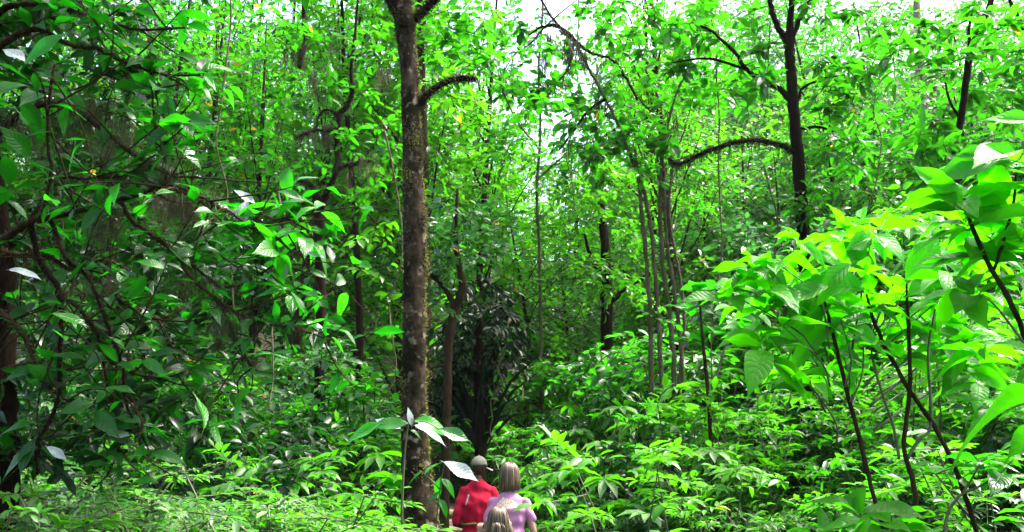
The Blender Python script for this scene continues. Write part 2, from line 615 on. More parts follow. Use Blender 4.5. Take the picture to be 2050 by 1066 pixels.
# log steps across the path beyond the walkers
M['log'] = bark_mat('log_wood', (0.10, 0.075, 0.05), (0.28, 0.23, 0.17), (0.06, 0.07, 0.02), 0.2, 9)
for k, (yy, lab) in enumerate(((12.4, 'weathered log step across the path, the lowest one behind the man in red'),
                               (13.3, 'weathered log step across the path, the middle one behind the man in red'),
                               (14.3, 'weathered log step across the path, the highest one behind the man in red'))):
    xx = float(np.interp(yy, PATHY, PATHX))
    z = float(ground(xx, yy)) + 0.05
    nl = NM()
    tube(nl, [(xx - .75, yy + .05, z), (xx - .2, yy, z + .01), (xx + .3, yy + .02, z), (xx + .8, yy - .04, z + .02)], [.075, .08, .072, .07], 9, 0, 3, .05)
    lo = root('log_step', (xx, yy, z), lab, 'log', 'log steps on the path')
    part('log', nl, [M['log']], lo)


# ------------------------------------------------------------------ near leaves: shared meshes, one object for each leaf
def leaf_mesh(name, mats, width=0.42, fold=0.16, curl=0.25, wave=0.03, twist=0.0, petiole=0.1, peak=0.45, seed=1, nt=14, nv=4, serr=0.0, tip=1.0):
    """a unit leaf along +X, upper side +Z, with a petiole behind it"""
    r = np.random.default_rng(seed)
    bm = bmesh.new()
    uvl = bm.loops.layers.uv.new('UVMap')
    grid = []
    uvs = {}
    ph = r.uniform(0, 6)
    for i in range(nt + 1):
        t = i / nt
        w = width * 0.5 * (math.sin(math.pi * t ** (math.log(.5) / math.log(peak))) ** (0.8 if t < peak else 0.8 + .35 * tip))
        if i == 0:
            w = 0.012
        if i == nt:
            w = 0.004
        if 0 < i < nt:
            w *= 1 + r.normal(0, serr)
        row = []
        for j in range(nv + 1):
            v = -1 + 2 * j / nv
            x = t - 0.03 * abs(v) ** 2
            y = v * w
            z = fold * abs(y) * 1.6 - curl * t * t + wave * math.sin(t * 9 + ph + (2 if v > 0 else 0)) * abs(v) * min(1, 3 * t) * min(1, 4 * (1 - t))
            y, z2 = y * math.cos(twist * t) - 0 * z, z + y * math.sin(twist * t)
            vert = bm.verts.new((x, y, z2))
            uvs[vert] = (t, v)
            row.append(vert)
        grid.append(row)
    for i in range(nt):
        for j in range(nv):
            f = bm.faces.new((grid[i][j], grid[i + 1][j], grid[i + 1][j + 1], grid[i][j + 1]))
            f.smooth = True
            for lp in f.loops:
                lp[uvl].uv = uvs[lp.vert]
    # petiole
    if petiole:
        ring0 = [bm.verts.new((-petiole, .012 * math.cos(a), .012 * math.sin(a) - petiole * .25)) for a in (0, 2.09, 4.19)]
        ring1 = [bm.verts.new((0.02, .009 * math.cos(a), .009 * math.sin(a) - .006)) for a in (0, 2.09, 4.19)]
        for j in range(3):
            k = (j + 1) % 3
            f = bm.faces.new((ring0[j], ring0[k], ring1[k], ring1[j]))
            for lp in f.loops:
                lp[uvl].uv = (0.1, 0.0)
    bmesh.ops.recalc_face_normals(bm, faces=bm.faces)
    me = bpy.data.meshes.new(name)
    bm.to_mesh(me)
    bm.free()
    for m in mats:
        me.materials.append(m)
    return me


def leaf_set(name, mat, n, **kw):
    out = []
    for i in range(n):
        k = dict(kw)
        k['curl'] = kw.get('curl', .25) * (0.35 + 0.45 * i)
        k['twist'] = [0.0, .5, -.5, .25, -.3, .8][i % 6]
        k['seed'] = i + 3
        k['width'] = kw.get('width', .42) * [1, .9, 1.08, .96, 1.12, .85][i % 6]
        out.append(leaf_mesh(name, [mat], **k))
    return out


LS = {
    'broad': leaf_set('broad_leaf', M['near_bright'], 6, width=.45, fold=.26, curl=.24, wave=.035, petiole=.12, peak=.5, serr=.02),
    'dark': leaf_set('elliptic_leaf', M['near_dark'], 6, width=.40, fold=.2, curl=.22, wave=.02, petiole=.12, peak=.5),
    'mid': leaf_set('oblong_leaf', M['near_mid'], 6, width=.44, fold=.18, curl=.30, wave=.025, petiole=.14, peak=.52),
    'glint': leaf_set('glint_leaf', M['glint'], 3, width=.42, fold=.15, curl=.2, wave=.03, petiole=.12, peak=.5),
    'round': leaf_set('round_leaf', M['near_mid'], 4, width=.72, fold=.12, curl=.2, wave=.03, petiole=.2, peak=.5),
}


def place_leaf(kind, pos, direction, normal, length, parent, variant=None, label=None):
    d = Vector(direction).normalized()
    n = Vector(normal)
    n = (n - d * n.dot(d))
    if n.length < 1e-4:
        n = Vector((0, .1, 1)) - d * Vector((0, .1, 1)).dot(d)
    n.normalize()
    s = n.cross(d)
    ms = LS[kind]
    me = ms[random.randrange(len(ms)) if variant is None else variant % len(ms)]
    o = bpy.data.objects.new('leaf', me)
    COL.objects.link(o)
    o.parent = parent
    mat = Matrix((d, s, n)).transposed().to_4x4()
    loc = Vector([float(x) for x in pos]) - Vector(parent.location)
    o.matrix_local = Matrix.Translation(loc) @ mat @ Matrix.Diagonal((length, length, length, 1))
    if label:
        o['label'] = label
    return o


def whorl(kind, c, axis, n, length, parent, droop=0.1, spread=0.9, jitter=.25, a0=None):
    axis = Vector(axis).normalized()
    ref = Vector((1, 0.2, 0.1)) if abs(axis.x) < .8 else Vector((0, 1, 0))
    e1 = axis.cross(ref).normalized()
    e2 = axis.cross(e1)
    a0 = random.random() * 6.28 if a0 is None else a0
    for i in range(n):
        a = a0 + i * 2.39996 + random.gauss(0, jitter * .5)
        out = e1 * math.cos(a) + e2 * math.sin(a)
        d = out * spread + axis * random.uniform(-.05, .55) * (1 if i < n * .7 else 1.6) + Vector((0, 0, -droop)) + Vector([random.gauss(0, .12) for _ in range(3)])
        nn = axis + out * -.2 + Vector([random.gauss(0, jitter) for _ in range(3)]) + Vector((0, 0, .3))
        L = length * random.uniform(.7, 1.15)
        base = Vector([float(x) for x in c]) + axis * random.uniform(-.05, .03) * (length / .3) + d.normalized() * L * .1
        place_leaf(kind, base, d, nn, L, parent)


def LP(pts, d):
    """pixel way-points (px, py[, depth change]) to points of the place"""
    return [P(q[0], q[1], d + (q[2] if len(q) > 2 else 0)) for q in pts]


# ================================================================== the tall mossy trunk in the middle
D0 = 8.0
m_pm = PM(D0)
base = P(843, 1066, D0)
base[2] = float(ground(base[0], base[1]))
t_main = root('mossy_tree', base, 'tall slender tree with mossy brown trunk standing beside the path', 'tree')
nm = NM()
line = [(base[0] - .0, base[1], base[2] - .15)] + LP([(842, 1110), (838, 1010), (832, 900), (829, 800), (829, 690), (830, 580), (830, 480), (829, 400), (825, 300), (822, 220), (819, 140), (812, 70), (806, 0), (802, -90)], D0)
tw = np.array([60, 46, 36, 28, 26, 25, 24.5, 24, 25, 22.5, 21, 20.5, 20, 22, 20, 17]) / m_pm
pm_, rm_ = tube(nm, line, tw * .92, 28, 0, 14, .03, .008, relief=.05)
top = line[-1]
crown_top = np.array(top) + np.array([.1, .2, 2.6])
tube(nm, [line[-1], np.array(top) + [.05, .1, 1.2], crown_top], [17 / m_pm, .055, .02], 8, 0, 4, .04)
part('trunk', nm, [M['bark_main']], t_main)
lims = []
for nme, pts, rad in (
        ('branch', [(812, 60), (800, 20), (783, -10), (765, -60), (735, -140)], [22, 19, 16, 13, 9]),
        ('branch', [(828, 40), (845, 25), (865, 5), (885, -15), (930, -60)], [9, 8.5, 8, 7, 4]),
        ('branch', [(830, 215), (843, 203), (858, 188), (880, 171), (905, 160), (930, 157), (952, 158)], [12, 10, 7.5, 7, 6.5, 6.5, 5.5])):
    nb = NM()
    l, r = tube(nb, LP(pts, D0), np.array(rad) / m_pm, 9, 0, 5, .06, .05)
    part('branch', nb, [M['bark_dark']], t_main)
    lims.append((l, r))
nb = NM()
fuzz(nb, pm_, rm_ * 1.0, 4200, .02, .35, 0, .25)
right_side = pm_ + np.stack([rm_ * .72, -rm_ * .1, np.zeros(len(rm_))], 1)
fuzz(nb, right_side, rm_ * .25, 5200, .03, .35, 1, .2)  # right-edge moss tufts carry the trunk's rim light in their paler colour
for l, r in lims:
    fuzz(nb, l, r, 900, .035, .3, 2, 0)
for zc in rng.choice(len(pm_), 64):
    th = rng.uniform(-2.6, .9)
    c = pm_[zc] + np.array([math.cos(th) * rm_[zc] * .93, math.sin(th) * rm_[zc] * .93, 0])
    k = 130
    rad_ = rng.uniform(.02, .05)
    add_leaves(nb, c + rng.normal(0, 1, (k, 3)) * [rad_ * .7, rad_ * .5, rad_ * 1.6], rdir(k, 1, .2), rng.normal(0, 1, (k, 3)), np.full(k, .026), np.full(k, .011), rng.uniform(0, .9, k), rng.choice([0, 0, 1]), LEAF4)
part('moss', nb, [M['moss_dark'], M['moss_rim_lit'], M['moss_dark']], t_main, 'stuff')
nc = NM()
cc = np.array(top) + np.array([[-.6, .3, 1.0], [.9, .5, 1.5], [-.2, .4, 2.2], [.8, -.3, 2.4], [-1.1, .2, 1.9], [.2, .9, 3.0], [-.6, -.4, 2.9], [1.5, .3, 2.3]])
crown(nc, cc, np.full(len(cc), .75), 9, 7, .16, .45, 0, 1)
cc2 = np.array(LP([(905, 75, .6), (950, 95, .8), (885, 110, .5), (960, 40, .6), (905, 30, .3), (975, 120, .7), (930, 130, .4)], D0))
crown(nc, cc2, np.full(len(cc2), .30), 6, 6, .14, .55, 0, 1)
part('crown', nc, [M['mid'], M['twig']], t_main, 'stuff')

# ================================================================== the dark tree with arching boughs (far side of the picture, near the camera)
D1 = 4.6
q1 = PM(D1)
b = P(5, 1066, D1 + .4)
b[2] = float(ground(b[0], b[1]))
t_left = root('leafy_tree', b, 'dark tree at the picture edge with arching mossy boughs and big glossy leaves', 'tree')
nm = NM()
tube(nm, [(b[0], b[1], b[2] - .1)] + LP([(4, 980), (6, 860), (2, 740), (8, 620), (0, 500), (-14, 380), (-30, 240), (-60, 60), (-110, -140), (-130, -420)], D1 + .4), np.array([36, 33, 30, 28, 27, 26, 25, 23, 20, 14, 8]) / q1, 12, 0, 5, .05, .03)
part('trunk', nm, [M['bark_dark']], t_left)
boughs = [
    ([(-8, 490, .3), (40, 455), (80, 440), (150, 425), (220, 405), (280, 388), (328, 372), (365, 380), (400, 395), (436, 413)], [13, 11, 9.5, 7.5, 7, 6, 5.5, 5, 4, 3]),
    ([(60, 445), (78, 520), (113, 572), (122, 640), (119, 720), (117, 796), (95, 850), (77, 885), (74, 950)], [9, 8, 8, 7, 6, 6, 6, 6, 5]),
    ([(113, 575), (174, 638, .1), (205, 690, .2), (225, 725, .2), (277, 750, .3), (333, 756, .3), (386, 738, .4)], [7, 6, 5.5, 5, 4.5, 3.5, 2]),
    ([(100, 440), (135, 520), (174, 552), (205, 622), (225, 674), (246, 740), (252, 807), (277, 858), (298, 902)], [7, 6, 6, 5.5, 5, 4.5, 4, 3, 2]),
    ([(110, 470), (140, 525), (205, 566, .2), (236, 597, .3), (287, 633, .3), (328, 637, .4), (372, 612, .5)], [7, 6, 6, 5, 5, 4.5, 2.5]),
    ([(243, 402), (262, 440), (283, 455), (324, 486), (354, 508), (382, 556), (430, 597), (461, 653), (483, 700), (514, 742)], [5, 6, 6, 6.5, 7, 6, 5, 4.5, 4, 2.5]),
    ([(360, 510), (412, 552, .1), (450, 575, .2), (500, 560, .2), (540, 536, .2), (580, 515, .2), (618, 490, .2)], [5.5, 5, 4.5, 4, 3.5, 3, 2]),
    ([(430, 597), (480, 630), (530, 648), (580, 656), (632, 668), (668, 655)], [4.5, 4, 3.5, 3, 2.5, 1.5]),
    ([(-40, 300, .3), (40, 230), (100, 205), (150, 222), (192, 248), (238, 288), (273, 314), (314, 339), (354, 354), (396, 354)], [13, 12, 10, 9, 8, 7, 6, 5, 4, 2.5]),
    ([(329, 372), (329, 304), (310, 243), (303, 165), (298, 110)], [4, 3.5, 3, 3, 2]),
    ([(-30, 120, .2), (30, 75), (80, 60), (140, 90), (200, 100), (260, 130), (330, 150), (400, 150)], [12, 10, 8, 7, 6, 5, 4, 2.5]),
    ([(60, 440), (120, 360), (180, 360), (250, 352), (300, 340)], [5, 4, 3.5, 3, 2]),
    ([(80, 440), (100, 360, -.3), (95, 280, -.4), (98, 200, -.5), (110, 130, -.6)], [5, 4.5, 4, 4, 3]),
    ([(340, 381), (405, 396, -.1), (440, 418, -.1), (480, 440, -.1), (520, 470, 0), (556, 500, 0)], [4, 4, 3.5, 3, 3, 2]),
    ([(385, 445), (450, 448, .1), (520, 430, .1), (560, 445, .1), (590, 420, .1), (622, 405, .1)], [3.5, 3, 3, 2.5, 2, 1.5]),
    ([(-8, 505, .2), (40, 510, .2), (90, 512, .2), (150, 540, .3), (210, 520, .4), (260, 545, .5)], [9, 7, 6, 5, 4, 3]),
]
boughs += [
    ([(-10, 620, .1), (30, 650), (60, 700), (85, 760), (130, 800), (190, 815)], [9, 7, 6, 5, 4, 3]),
    ([(205, 690, .2), (215, 780, .3), (240, 850, .3), (236, 930, .3)], [5, 4, 3.5, 3]),
    ([(-30, 40, .1), (40, 10), (110, 15), (190, 35), (280, 60), (370, 55)], [11, 9, 7, 6, 4, 3]),
]
moss = NM()
lv_pts = []
for k, (pts, rad) in enumerate(boughs):
    nb = NM()
    l, r = tube(nb, LP(pts, D1), np.array(rad) / q1 * .72, 7, 0, 5, .08, .25)
    part('bough', nb, [M['bark_brown'] if k not in (1, 3) else M['bark_dark']], t_left)
    fuzz(moss, l, r, 420, .022, .3, 0, .1)
    hang = l[rng.integers(2, len(l), 60)] + rng.normal(0, .012, (60, 3))
    strands(moss, hang, .13, .0010, 0, .25)
    lv_pts.append((l, r))
for (cx_, cy_, n_, ln_) in ((200, 250, 160, .32), (330, 400, 200, .30), (215, 440, 150, .2), (300, 330, 120, .25), (370, 400, 150, .28), (250, 280, 120, .25), (180, 215, 120, .3), (40, 250, 90, .35), (380, 560, 90, .2), (480, 640, 90, .2), (190, 560, 70, .2)):
    for s_ in range(4):
        c = np.array(P(cx_ + random.gauss(0, 26), cy_ + random.gauss(0, 9), D1 + random.gauss(0, .08)))
        strands(moss, c + rng.normal(0, 1, (n_, 3)) * [.035, .04, .03], ln_ * random.uniform(.4, 1.0), .0011, 0, .35)
part('hanging_moss', moss, [M['moss']], t_left, 'stuff')
# individual big leaves along the boughs
for k, (l, r) in enumerate(lv_pts):
    n = 8
    for i in range(n):
        j = int(random.uniform(.25, 1) * (len(l) - 1))
        d = Vector((random.gauss(0, 1), random.gauss(-.2, .7), random.gauss(-.05, .55)))
        place_leaf('dark', l[j] + rng.normal(0, .02, 3), d, Vector((random.gauss(0, .55), random.gauss(-.35, .5), 1)), random.uniform(.11, .2), t_left)
for (cx_, cy_, dd, n, L, kind) in (
        (296, 120, 0, 8, .27, 'dark'), (318, 175, 0, 8, .28, 'dark'), (350, 240, -.1, 9, .28, 'dark'), (400, 150, 0, 8, .27, 'mid'), (345, 300, .1, 6, .24, 'dark'),
        (450, 170, .1, 5, .25, 'mid'), (60, 165, -.4, 7, .30, 'dark'), (40, 230, -.4, 6, .30, 'dark'), (200, 60, 0, 7, .26, 'dark'), (130, 160, 0, 7, .26, 'dark'),
        (240, 330, .2, 6, .22, 'dark'), (470, 430, 0, 6, .30, 'mid'), (500, 465, 0, 8, .30, 'mid'), (555, 500, 0, 8, .30, 'mid'), (618, 470, .1, 8, .30, 'mid'), (632, 420, .1, 6, .28, 'mid'),
        (590, 580, .1, 8, .26, 'mid'), (520, 560, .1, 6, .24, 'mid'), (645, 660, .1, 6, .24, 'mid'), (515, 740, 0, 6, .24, 'dark'), (300, 900, 0, 5, .24, 'dark'), (385, 735, .3, 5, .22, 'dark'),
        (372, 612, .4, 5, .22, 'dark'), (80, 900, 0, 5, .25, 'dark'), (190, 815, 0, 6, .24, 'dark'), (236, 930, .2, 5, .24, 'dark'), (370, 55, .1, 6, .25, 'dark'), (270, 20, 0, 7, .25, 'dark'), (110, 15, 0, 6, .26, 'dark'),
        (20, 380, -.2, 6, .28, 'dark'), (60, 320, -.2, 6, .26, 'dark'), (150, 480, .2, 6, .24, 'dark'), (240, 570, .2, 6, .22, 'dark'), (60, 620, .2, 6, .24, 'dark'), (170, 700, .2, 6, .22, 'dark'), (60, 760, .1, 6, .24, 'dark'), (300, 680, .3, 6, .22, 'dark')):
    ax = Vector((random.gauss(.1, .35), random.gauss(-.25, .3), 1))
    whorl(kind, P(cx_, cy_, D1 + dd), ax, max(3, n - 2), L * .74, t_left, .12, .95, .45)
# the big leaf close to the lens and those with the white sky glint in their colour
c = P(52, 128, 2.9)
e = P(132, 60, 2.9)
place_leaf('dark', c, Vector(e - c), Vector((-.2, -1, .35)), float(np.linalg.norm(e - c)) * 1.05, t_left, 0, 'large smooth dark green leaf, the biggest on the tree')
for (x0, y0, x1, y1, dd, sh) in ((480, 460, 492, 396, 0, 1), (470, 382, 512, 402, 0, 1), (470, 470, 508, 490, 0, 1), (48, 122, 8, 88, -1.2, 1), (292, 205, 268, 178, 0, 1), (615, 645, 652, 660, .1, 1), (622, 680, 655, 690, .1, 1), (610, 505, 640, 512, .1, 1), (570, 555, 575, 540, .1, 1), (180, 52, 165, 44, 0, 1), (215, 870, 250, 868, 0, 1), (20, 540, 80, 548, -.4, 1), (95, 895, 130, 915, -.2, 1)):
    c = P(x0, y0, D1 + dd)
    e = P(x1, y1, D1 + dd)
    place_leaf('glint', c, Vector(e - c), Vector((random.gauss(0, .2), -.75, .8)), max(.12, float(np.linalg.norm(e - c)) * 1.05), t_left, None, 'glossy leaf with white sky glint painted in')
ntw = NM()
for (l, r) in lv_pts:
    for i in range(9):
        j = int(random.uniform(.15, .98) * (len(l) - 1))
        p0 = l[j]
        dv = nrm(np.array([random.gauss(.25, .7), random.gauss(0, .5), random.gauss(-.1, .7)]))
        Lt = random.uniform(.25, .75)
        p1 = p0 + dv * Lt * .5 + rng.normal(0, .04, 3)
        p2 = p1 + nrm(dv + rng.normal(0, .45, 3)) * Lt * .5
        l2, _rad = tube(ntw, [p0, p1, p2], [.006, .0042, .0018], 5, 0, 4, 0, .25)
        for q_ in range(2):
            dd_ = Vector((random.gauss(0, 1), random.gauss(-.2, .7), random.gauss(-.05, .5)))
            place_leaf(random.choice(['dark', 'dark', 'mid']), l2[int(random.uniform(.5, 1) * (len(l2) - 1))], dd_, Vector((random.gauss(0, .55), random.gauss(-.35, .5), 1)), random.uniform(.10, .18), t_left)
part('twigs', ntw, [M['bark_brown']], t_left, 'stuff')
nc = NM()
pts = [(random.uniform(-60, 470), random.uniform(-20, 930)) for _ in range(150)]
pts = [q_ for q_ in pts if not (q_[0] > 330 and q_[1] < 380)]
cc = np.array([P(x, y, D1 + random.uniform(.2, 1.6)) for x, y in pts])
crown(nc, cc, rng.uniform(.16, .30, len(cc)), 5, 6, .125, .42, 0, 1)
cc = np.array([(random.uniform(-5.5, -.9), random.uniform(1.0, 6.0), random.uniform(4.9, 6.6)) for _ in range(46)])  # crown clumps above the frame, added to shade this tree
cc = cc[cc[:, 2] > 1.6 + cc[:, 1] * .66 + .25]
crown(nc, cc, np.full(len(cc), .6), 8, 7, .2, .42, 0, 1)
cc = np.array(LP([(-90, -120), (20, -160, .4), (150, -130, .2), (-160, -20), (300, -150, .5), (-60, -260, .3), (200, -280), (420, -160, .6)], D1))
crown(nc, cc, np.full(len(cc), .6), 8, 7, .2, .42, 0, 1)
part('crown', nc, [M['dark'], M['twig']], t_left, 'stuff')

# ================================================================== dark forked tree on the bright side
D2 = 10.0
q2 = PM(D2)


def named_tree(name, label, d, trunk_px, trunk_r, limbs, barkm, base_px=None, cat='tree', trunk_n=10, limb_name='branch', limb_bark=None):
    b = P(base_px or trunk_px[0][0], 1000, d)
    b[2] = float(ground(b[0], b[1]))
    ro = root(name, b, label, cat)
    nm = NM()
    q = PM(d)
    ln = [np.array([b[0], b[1], b[2] - .15])] + LP(trunk_px, d)
    ln = [p for i, p in enumerate(ln) if i == 0 or p[2] > b[2] + .05]
    rr = np.array([trunk_r[0] * 1.15] + list(trunk_r[len(trunk_r) - (len(ln) - 1):])) / q
    l, r = tube(nm, ln, rr, trunk_n, 0, 6, .06, .06)
    part('trunk', nm, [barkm], ro)
    out = [(l, r)]
    for pts, rad in limbs:
        nb = NM()
        l2, r2 = tube(nb, LP(pts, d), np.array(rad) / q, 7, 0, 5, .07, .15)
        part(limb_name, nb, [limb_bark or barkm], ro)
        out.append((l2, r2))
    return ro, out


t_r, li = named_tree('forked_tree', 'slim black-barked tree with forked top rising behind the bright broad leaves', D2,
    [(1618, 900), (1616, 700), (1613, 560), (1608, 460), (1602, 390), (1597, 310), (1590, 230), (1584, 150), (1580, 95), (1582, 40), (1588, -40), (1590, -160)],
    [14, 13.5, 13, 13, 12.5, 12, 11.5, 11, 9.5, 7, 6, 4],
    [([(1580, 100), (1562, 62), (1546, 25), (1538, -20), (1520, -90)], [7, 6.5, 6, 5.5, 4]),
     ([(1581, 92), (1594, 55), (1612, 18), (1640, -20), (1680, -70)], [6, 5.5, 5, 4.5, 3]),
     ([(1586, 205), (1560, 178), (1520, 158), (1495, 140), (1475, 110), (1450, 85), (1420, 60), (1380, 45)], [7, 6, 5, 4.5, 4, 3.5, 3, 2]),
     ([(1592, 308), (1560, 290), (1520, 282), (1480, 284), (1430, 298), (1390, 315), (1358, 330), (1340, 318)], [6, 5.5, 5, 5, 5, 4.5, 4, 2.5]),
     ([(1495, 140), (1440, 122), (1400, 118), (1350, 125)], [3, 3, 2.5, 1.5]),
     ([(1592, 210), (1600, 195), (1606, 178), (1640, 160), (1690, 150)], [4, 3, 3, 2.5, 1.5]),
     ([(1594, 260), (1640, 255), (1680, 270), (1715, 290)], [3.5, 3, 2.5, 1.5])], M['bark_dark'])
nc = NM()
pts = [(1680, 140), (1720, 110), (1650, 175), (1700, 170), (1740, 140), (1640, 120), (1670, 220), (1720, 210), (1690, 270), (1640, 300), (1700, 320), (1530, 150), (1480, 120), (1440, 80), (1400, 60), (1380, 120),
       (1340, 60), (1420, 20), (1500, 30), (1560, -30), (1640, 10), (1700, 20), (1520, 90), (1620, 380), (1640, 420), (1350, 130), (1470, 180), (1300, 100), (1760, 60), (1800, 40)]
cc = np.array([P(x, y, D2 + rng.normal(0, .5)) for x, y in pts])
crown(nc, cc, rng.uniform(.26, .42, len(cc)), 6, 7, .19, .42, 0, 1)
cc = np.array(LP([(1600, -120), (1500, -150), (1700, -130), (1580, -230), (1420, -100), (1780, -90)], D2))
crown(nc, cc, np.full(len(cc), .7), 8, 7, .19, .42, 0, 1)
part('crown', nc, [M['mid'], M['twig']], t_r, 'stuff')
nb = NM()
l, r = li[4]
strands(nb, l[rng.integers(3, len(l), 420)] + rng.normal(0, .012, (420, 3)), .26, .0035, 0, .15)
fuzz(nb, l, r, 1200, .035, .35, 0, .1)
for k in (1, 2, 3):
    fuzz(nb, li[k][0], li[k][1], 300, .03, .3, 1, 0)
part('hanging_moss', nb, [M['moss'], M['moss_dark']], t_r, 'stuff')

# ================================================================== many-stemmed mossy tree
D3 = 12.0
q3 = PM(D3)
b = P(1325, 800, D3)
b[2] = float(ground(b[0], b[1]))
t_m = root('multi_stem_tree', b, 'clump of thin pale mossy stems growing as one tree near the middle', 'tree')
stems = [
    ([(1305, 880), (1303, 700), (1300, 600), (1292, 500), (1285, 430), (1278, 360), (1272, 300)], [10, 9, 8.5, 8, 7.5, 7, 4]),
    ([(1325, 860), (1322, 720), (1316, 620), (1310, 520), (1300, 440), (1288, 380), (1270, 335), (1240, 255), (1212, 200), (1180, 140), (1150, 85), (1118, 60)], [10, 9, 8.5, 8, 8, 7.5, 6, 5.5, 5, 5, 5, 4]),
    ([(1345, 870), (1348, 740), (1340, 630), (1328, 540), (1322, 450), (1322, 380), (1326, 320), (1332, 250)], [10, 9, 9, 8.5, 8, 7.5, 7, 4]),
    ([(1372, 800), (1364, 700), (1352, 600), (1340, 520), (1332, 440), (1330, 360), (1328, 300), (1350, 200), (1380, 120), (1385, 30)], [8, 8, 7.5, 7, 6.5, 6, 5, 4, 3, 2]),
    ([(1280, 820), (1276, 700), (1275, 600), (1270, 520), (1266, 450), (1262, 395), (1258, 350)], [6, 6, 6, 5.5, 5, 4.5, 2.5]),
    ([(1340, 870), (1360, 760), (1370, 660), (1362, 560), (1345, 470), (1340, 400), (1352, 330), (1385, 310)], [6, 6, 6, 5.5, 5, 4, 3.5, 3]),
    ([(1330, 860), (1333, 730), (1328, 610), (1322, 500), (1312, 420), (1304, 350), (1296, 260), (1310, 180)], [6.5, 6, 6, 5.5, 5, 4.5, 3, 2]),
]
del stems[6], stems[4]
nb = NM()
for pts, rad in stems:
    ns = NM()
    pp = LP(pts, D3)
    pp[0] = np.array([pp[0][0], pp[0][1], b[2] - .1])
    pp = [pp[0]] + [p for p in pp[1:] if p[2] > b[2] + .2]
    l, r = tube(ns, pp, np.array(rad[len(rad) - len(pp):]) / q3 * .52, 8, 0, 6, .12, .2)
    part('stem', ns, [M['bark_moss']], t_m)
    fuzz(nb, l, r, 900, .03, .3, 0, .1)
    h = l[rng.integers(2, len(l), 60)]
    strands(nb, h + rng.normal(0, .03, h.shape), .22, .004, 1)
mb = [([(1060, 70), (1085, 55), (1112, 52), (1140, 70), (1170, 98), (1200, 112), (1222, 118), (1250, 150), (1275, 200)], [2, 3, 4, 4, 3.5, 3, 3, 3, 3]),
      ([(1120, 55), (1095, 20), (1075, -20), (1060, -80)], [3, 2.5, 2, 1.5]), ([(1150, 80), (1140, 130), (1120, 160), (1090, 175)], [2.5, 2, 1.5, 1]), ([(1090, 55), (1060, 90), (1030, 110), (1005, 150)], [2, 1.6, 1.3, 1]),
      ([(1212, 200), (1180, 220), (1150, 260), (1120, 300)], [4, 3, 2.5, 1.5]),
      ([(1240, 255), (1200, 280), (1180, 300)], [3, 2.5, 1.5])]
for pts, rad in mb:
    ns = NM()
    l, r = tube(ns, LP(pts, D3), np.array(rad) / q3, 7, 0, 5, .1, .25)
    part('branch', ns, [M['bark_dark']], t_m)
    h = l[rng.integers(2, len(l), 140)]
    strands(nb, h + rng.normal(0, .05, h.shape), .38, .0045, 2, .22)
for (x, y, n, ln, sx) in ((1108, 78, 300, .5, .10), (1148, 100, 300, .75, .07), (1090, 125, 160, .55, .04), (1195, 140, 150, .5, .08), (1172, 118, 220, .55, .1), (1200, 195, 160, .8, .05), (1345, 235, 120, .6, .05), (1130, 80, 140, .4, .15)):
    for s_ in range(5):
        c_ = np.array(P(x, y, D3)) + rng.normal(0, 1, 3) * [sx * 1.1, .12, .07]
        strands(nb, c_ + rng.normal(0, 1, (n // 7, 3)) * [.03, .04, .05], ln * random.uniform(.35, 1.05), .0042, 2, .35)
part('hanging_moss', nb, [M['moss'], M['moss'], M['moss_dark']], t_m, 'stuff')
nc = NM()
pts = [(1030, 140), (1060, 175), (1100, 170), (1140, 190), (1180, 230), (1150, 240), (1110, 220), (1200, 260), (1240, 290), (1170, 290), (1210, 310), (1180, 320), (1060, 210), (1020, 190), (1010, 90), (1040, 40),
       (1260, 250), (1250, 200), (1290, 230), (1330, 200), (1370, 180), (1300, 160), (1350, 100), (1400, 150), (1260, 140), (1220, 60), (1270, 70), (1320, 30), (1370, 60), (1180, 20), (1240, 10), (1300, 280), (1340, 270), (1130, 130), (1080, 100), (1225, 170), (1270, 330), (1300, 20), (1390, 10), (1400, 220), (1430, 170)]
cc = np.array([P(x, y, D3 + rng.normal(0, .4)) for x, y in pts])
crown(nc, cc, rng.uniform(.26, .42, len(cc)), 5, 7, .17, .58, 0, 1)
cc = np.array([P(random.uniform(1240, 1400), random.uniform(330, 800), D3 + random.choice([-.5, -.3, .5, .7])) for _ in range(10)])
crown(nc, cc, rng.uniform(.2, .35, len(cc)), 4, 6, .13, .5, 0, 1)
part('crown', nc, [M['mid'], M['twig']], t_m, 'stuff')

# ================================================================== the forked tree between the dark boughs and the middle trunk
D4 = 13.0
t_f, li = named_tree('mossy_forked_tree', 'dark forked trunk hung with grey beard moss, left of the tall mossy trunk', D4,
    [(640, 900), (641, 760), (642, 640), (641, 540), (641, 470), (637, 420), (631, 385)], [12, 11, 10.5, 10.5, 10, 10, 8],
    [([(641, 420), (655, 385), (668, 355), (676, 320), (674, 270), (680, 230), (697, 208), (706, 180), (704, 140), (712, 60), (720, -60)], [7, 6.5, 6, 6, 6, 6, 5.5, 5, 4, 3, 2]),
     ([(672, 345), (690, 333), (720, 326), (752, 322), (790, 322)], [4.5, 4, 4, 3.5, 2]),
     ([(633, 388), (622, 372), (600, 362), (575, 360)], [6, 5, 3, 2]),
     ([(612, -60), (608, 20), (612, 80), (604, 110), (600, 135)], [5, 5, 5.5, 5, 5]),
     ([(676, 265), (640, 262), (610, 268), (590, 280)], [3.5, 3, 2.5, 1.5]),
     ([(680, 240), (660, 220), (640, 230), (632, 262)], [3, 2.5, 2, 1.5])], M['bark_dark'])
nb = NM()
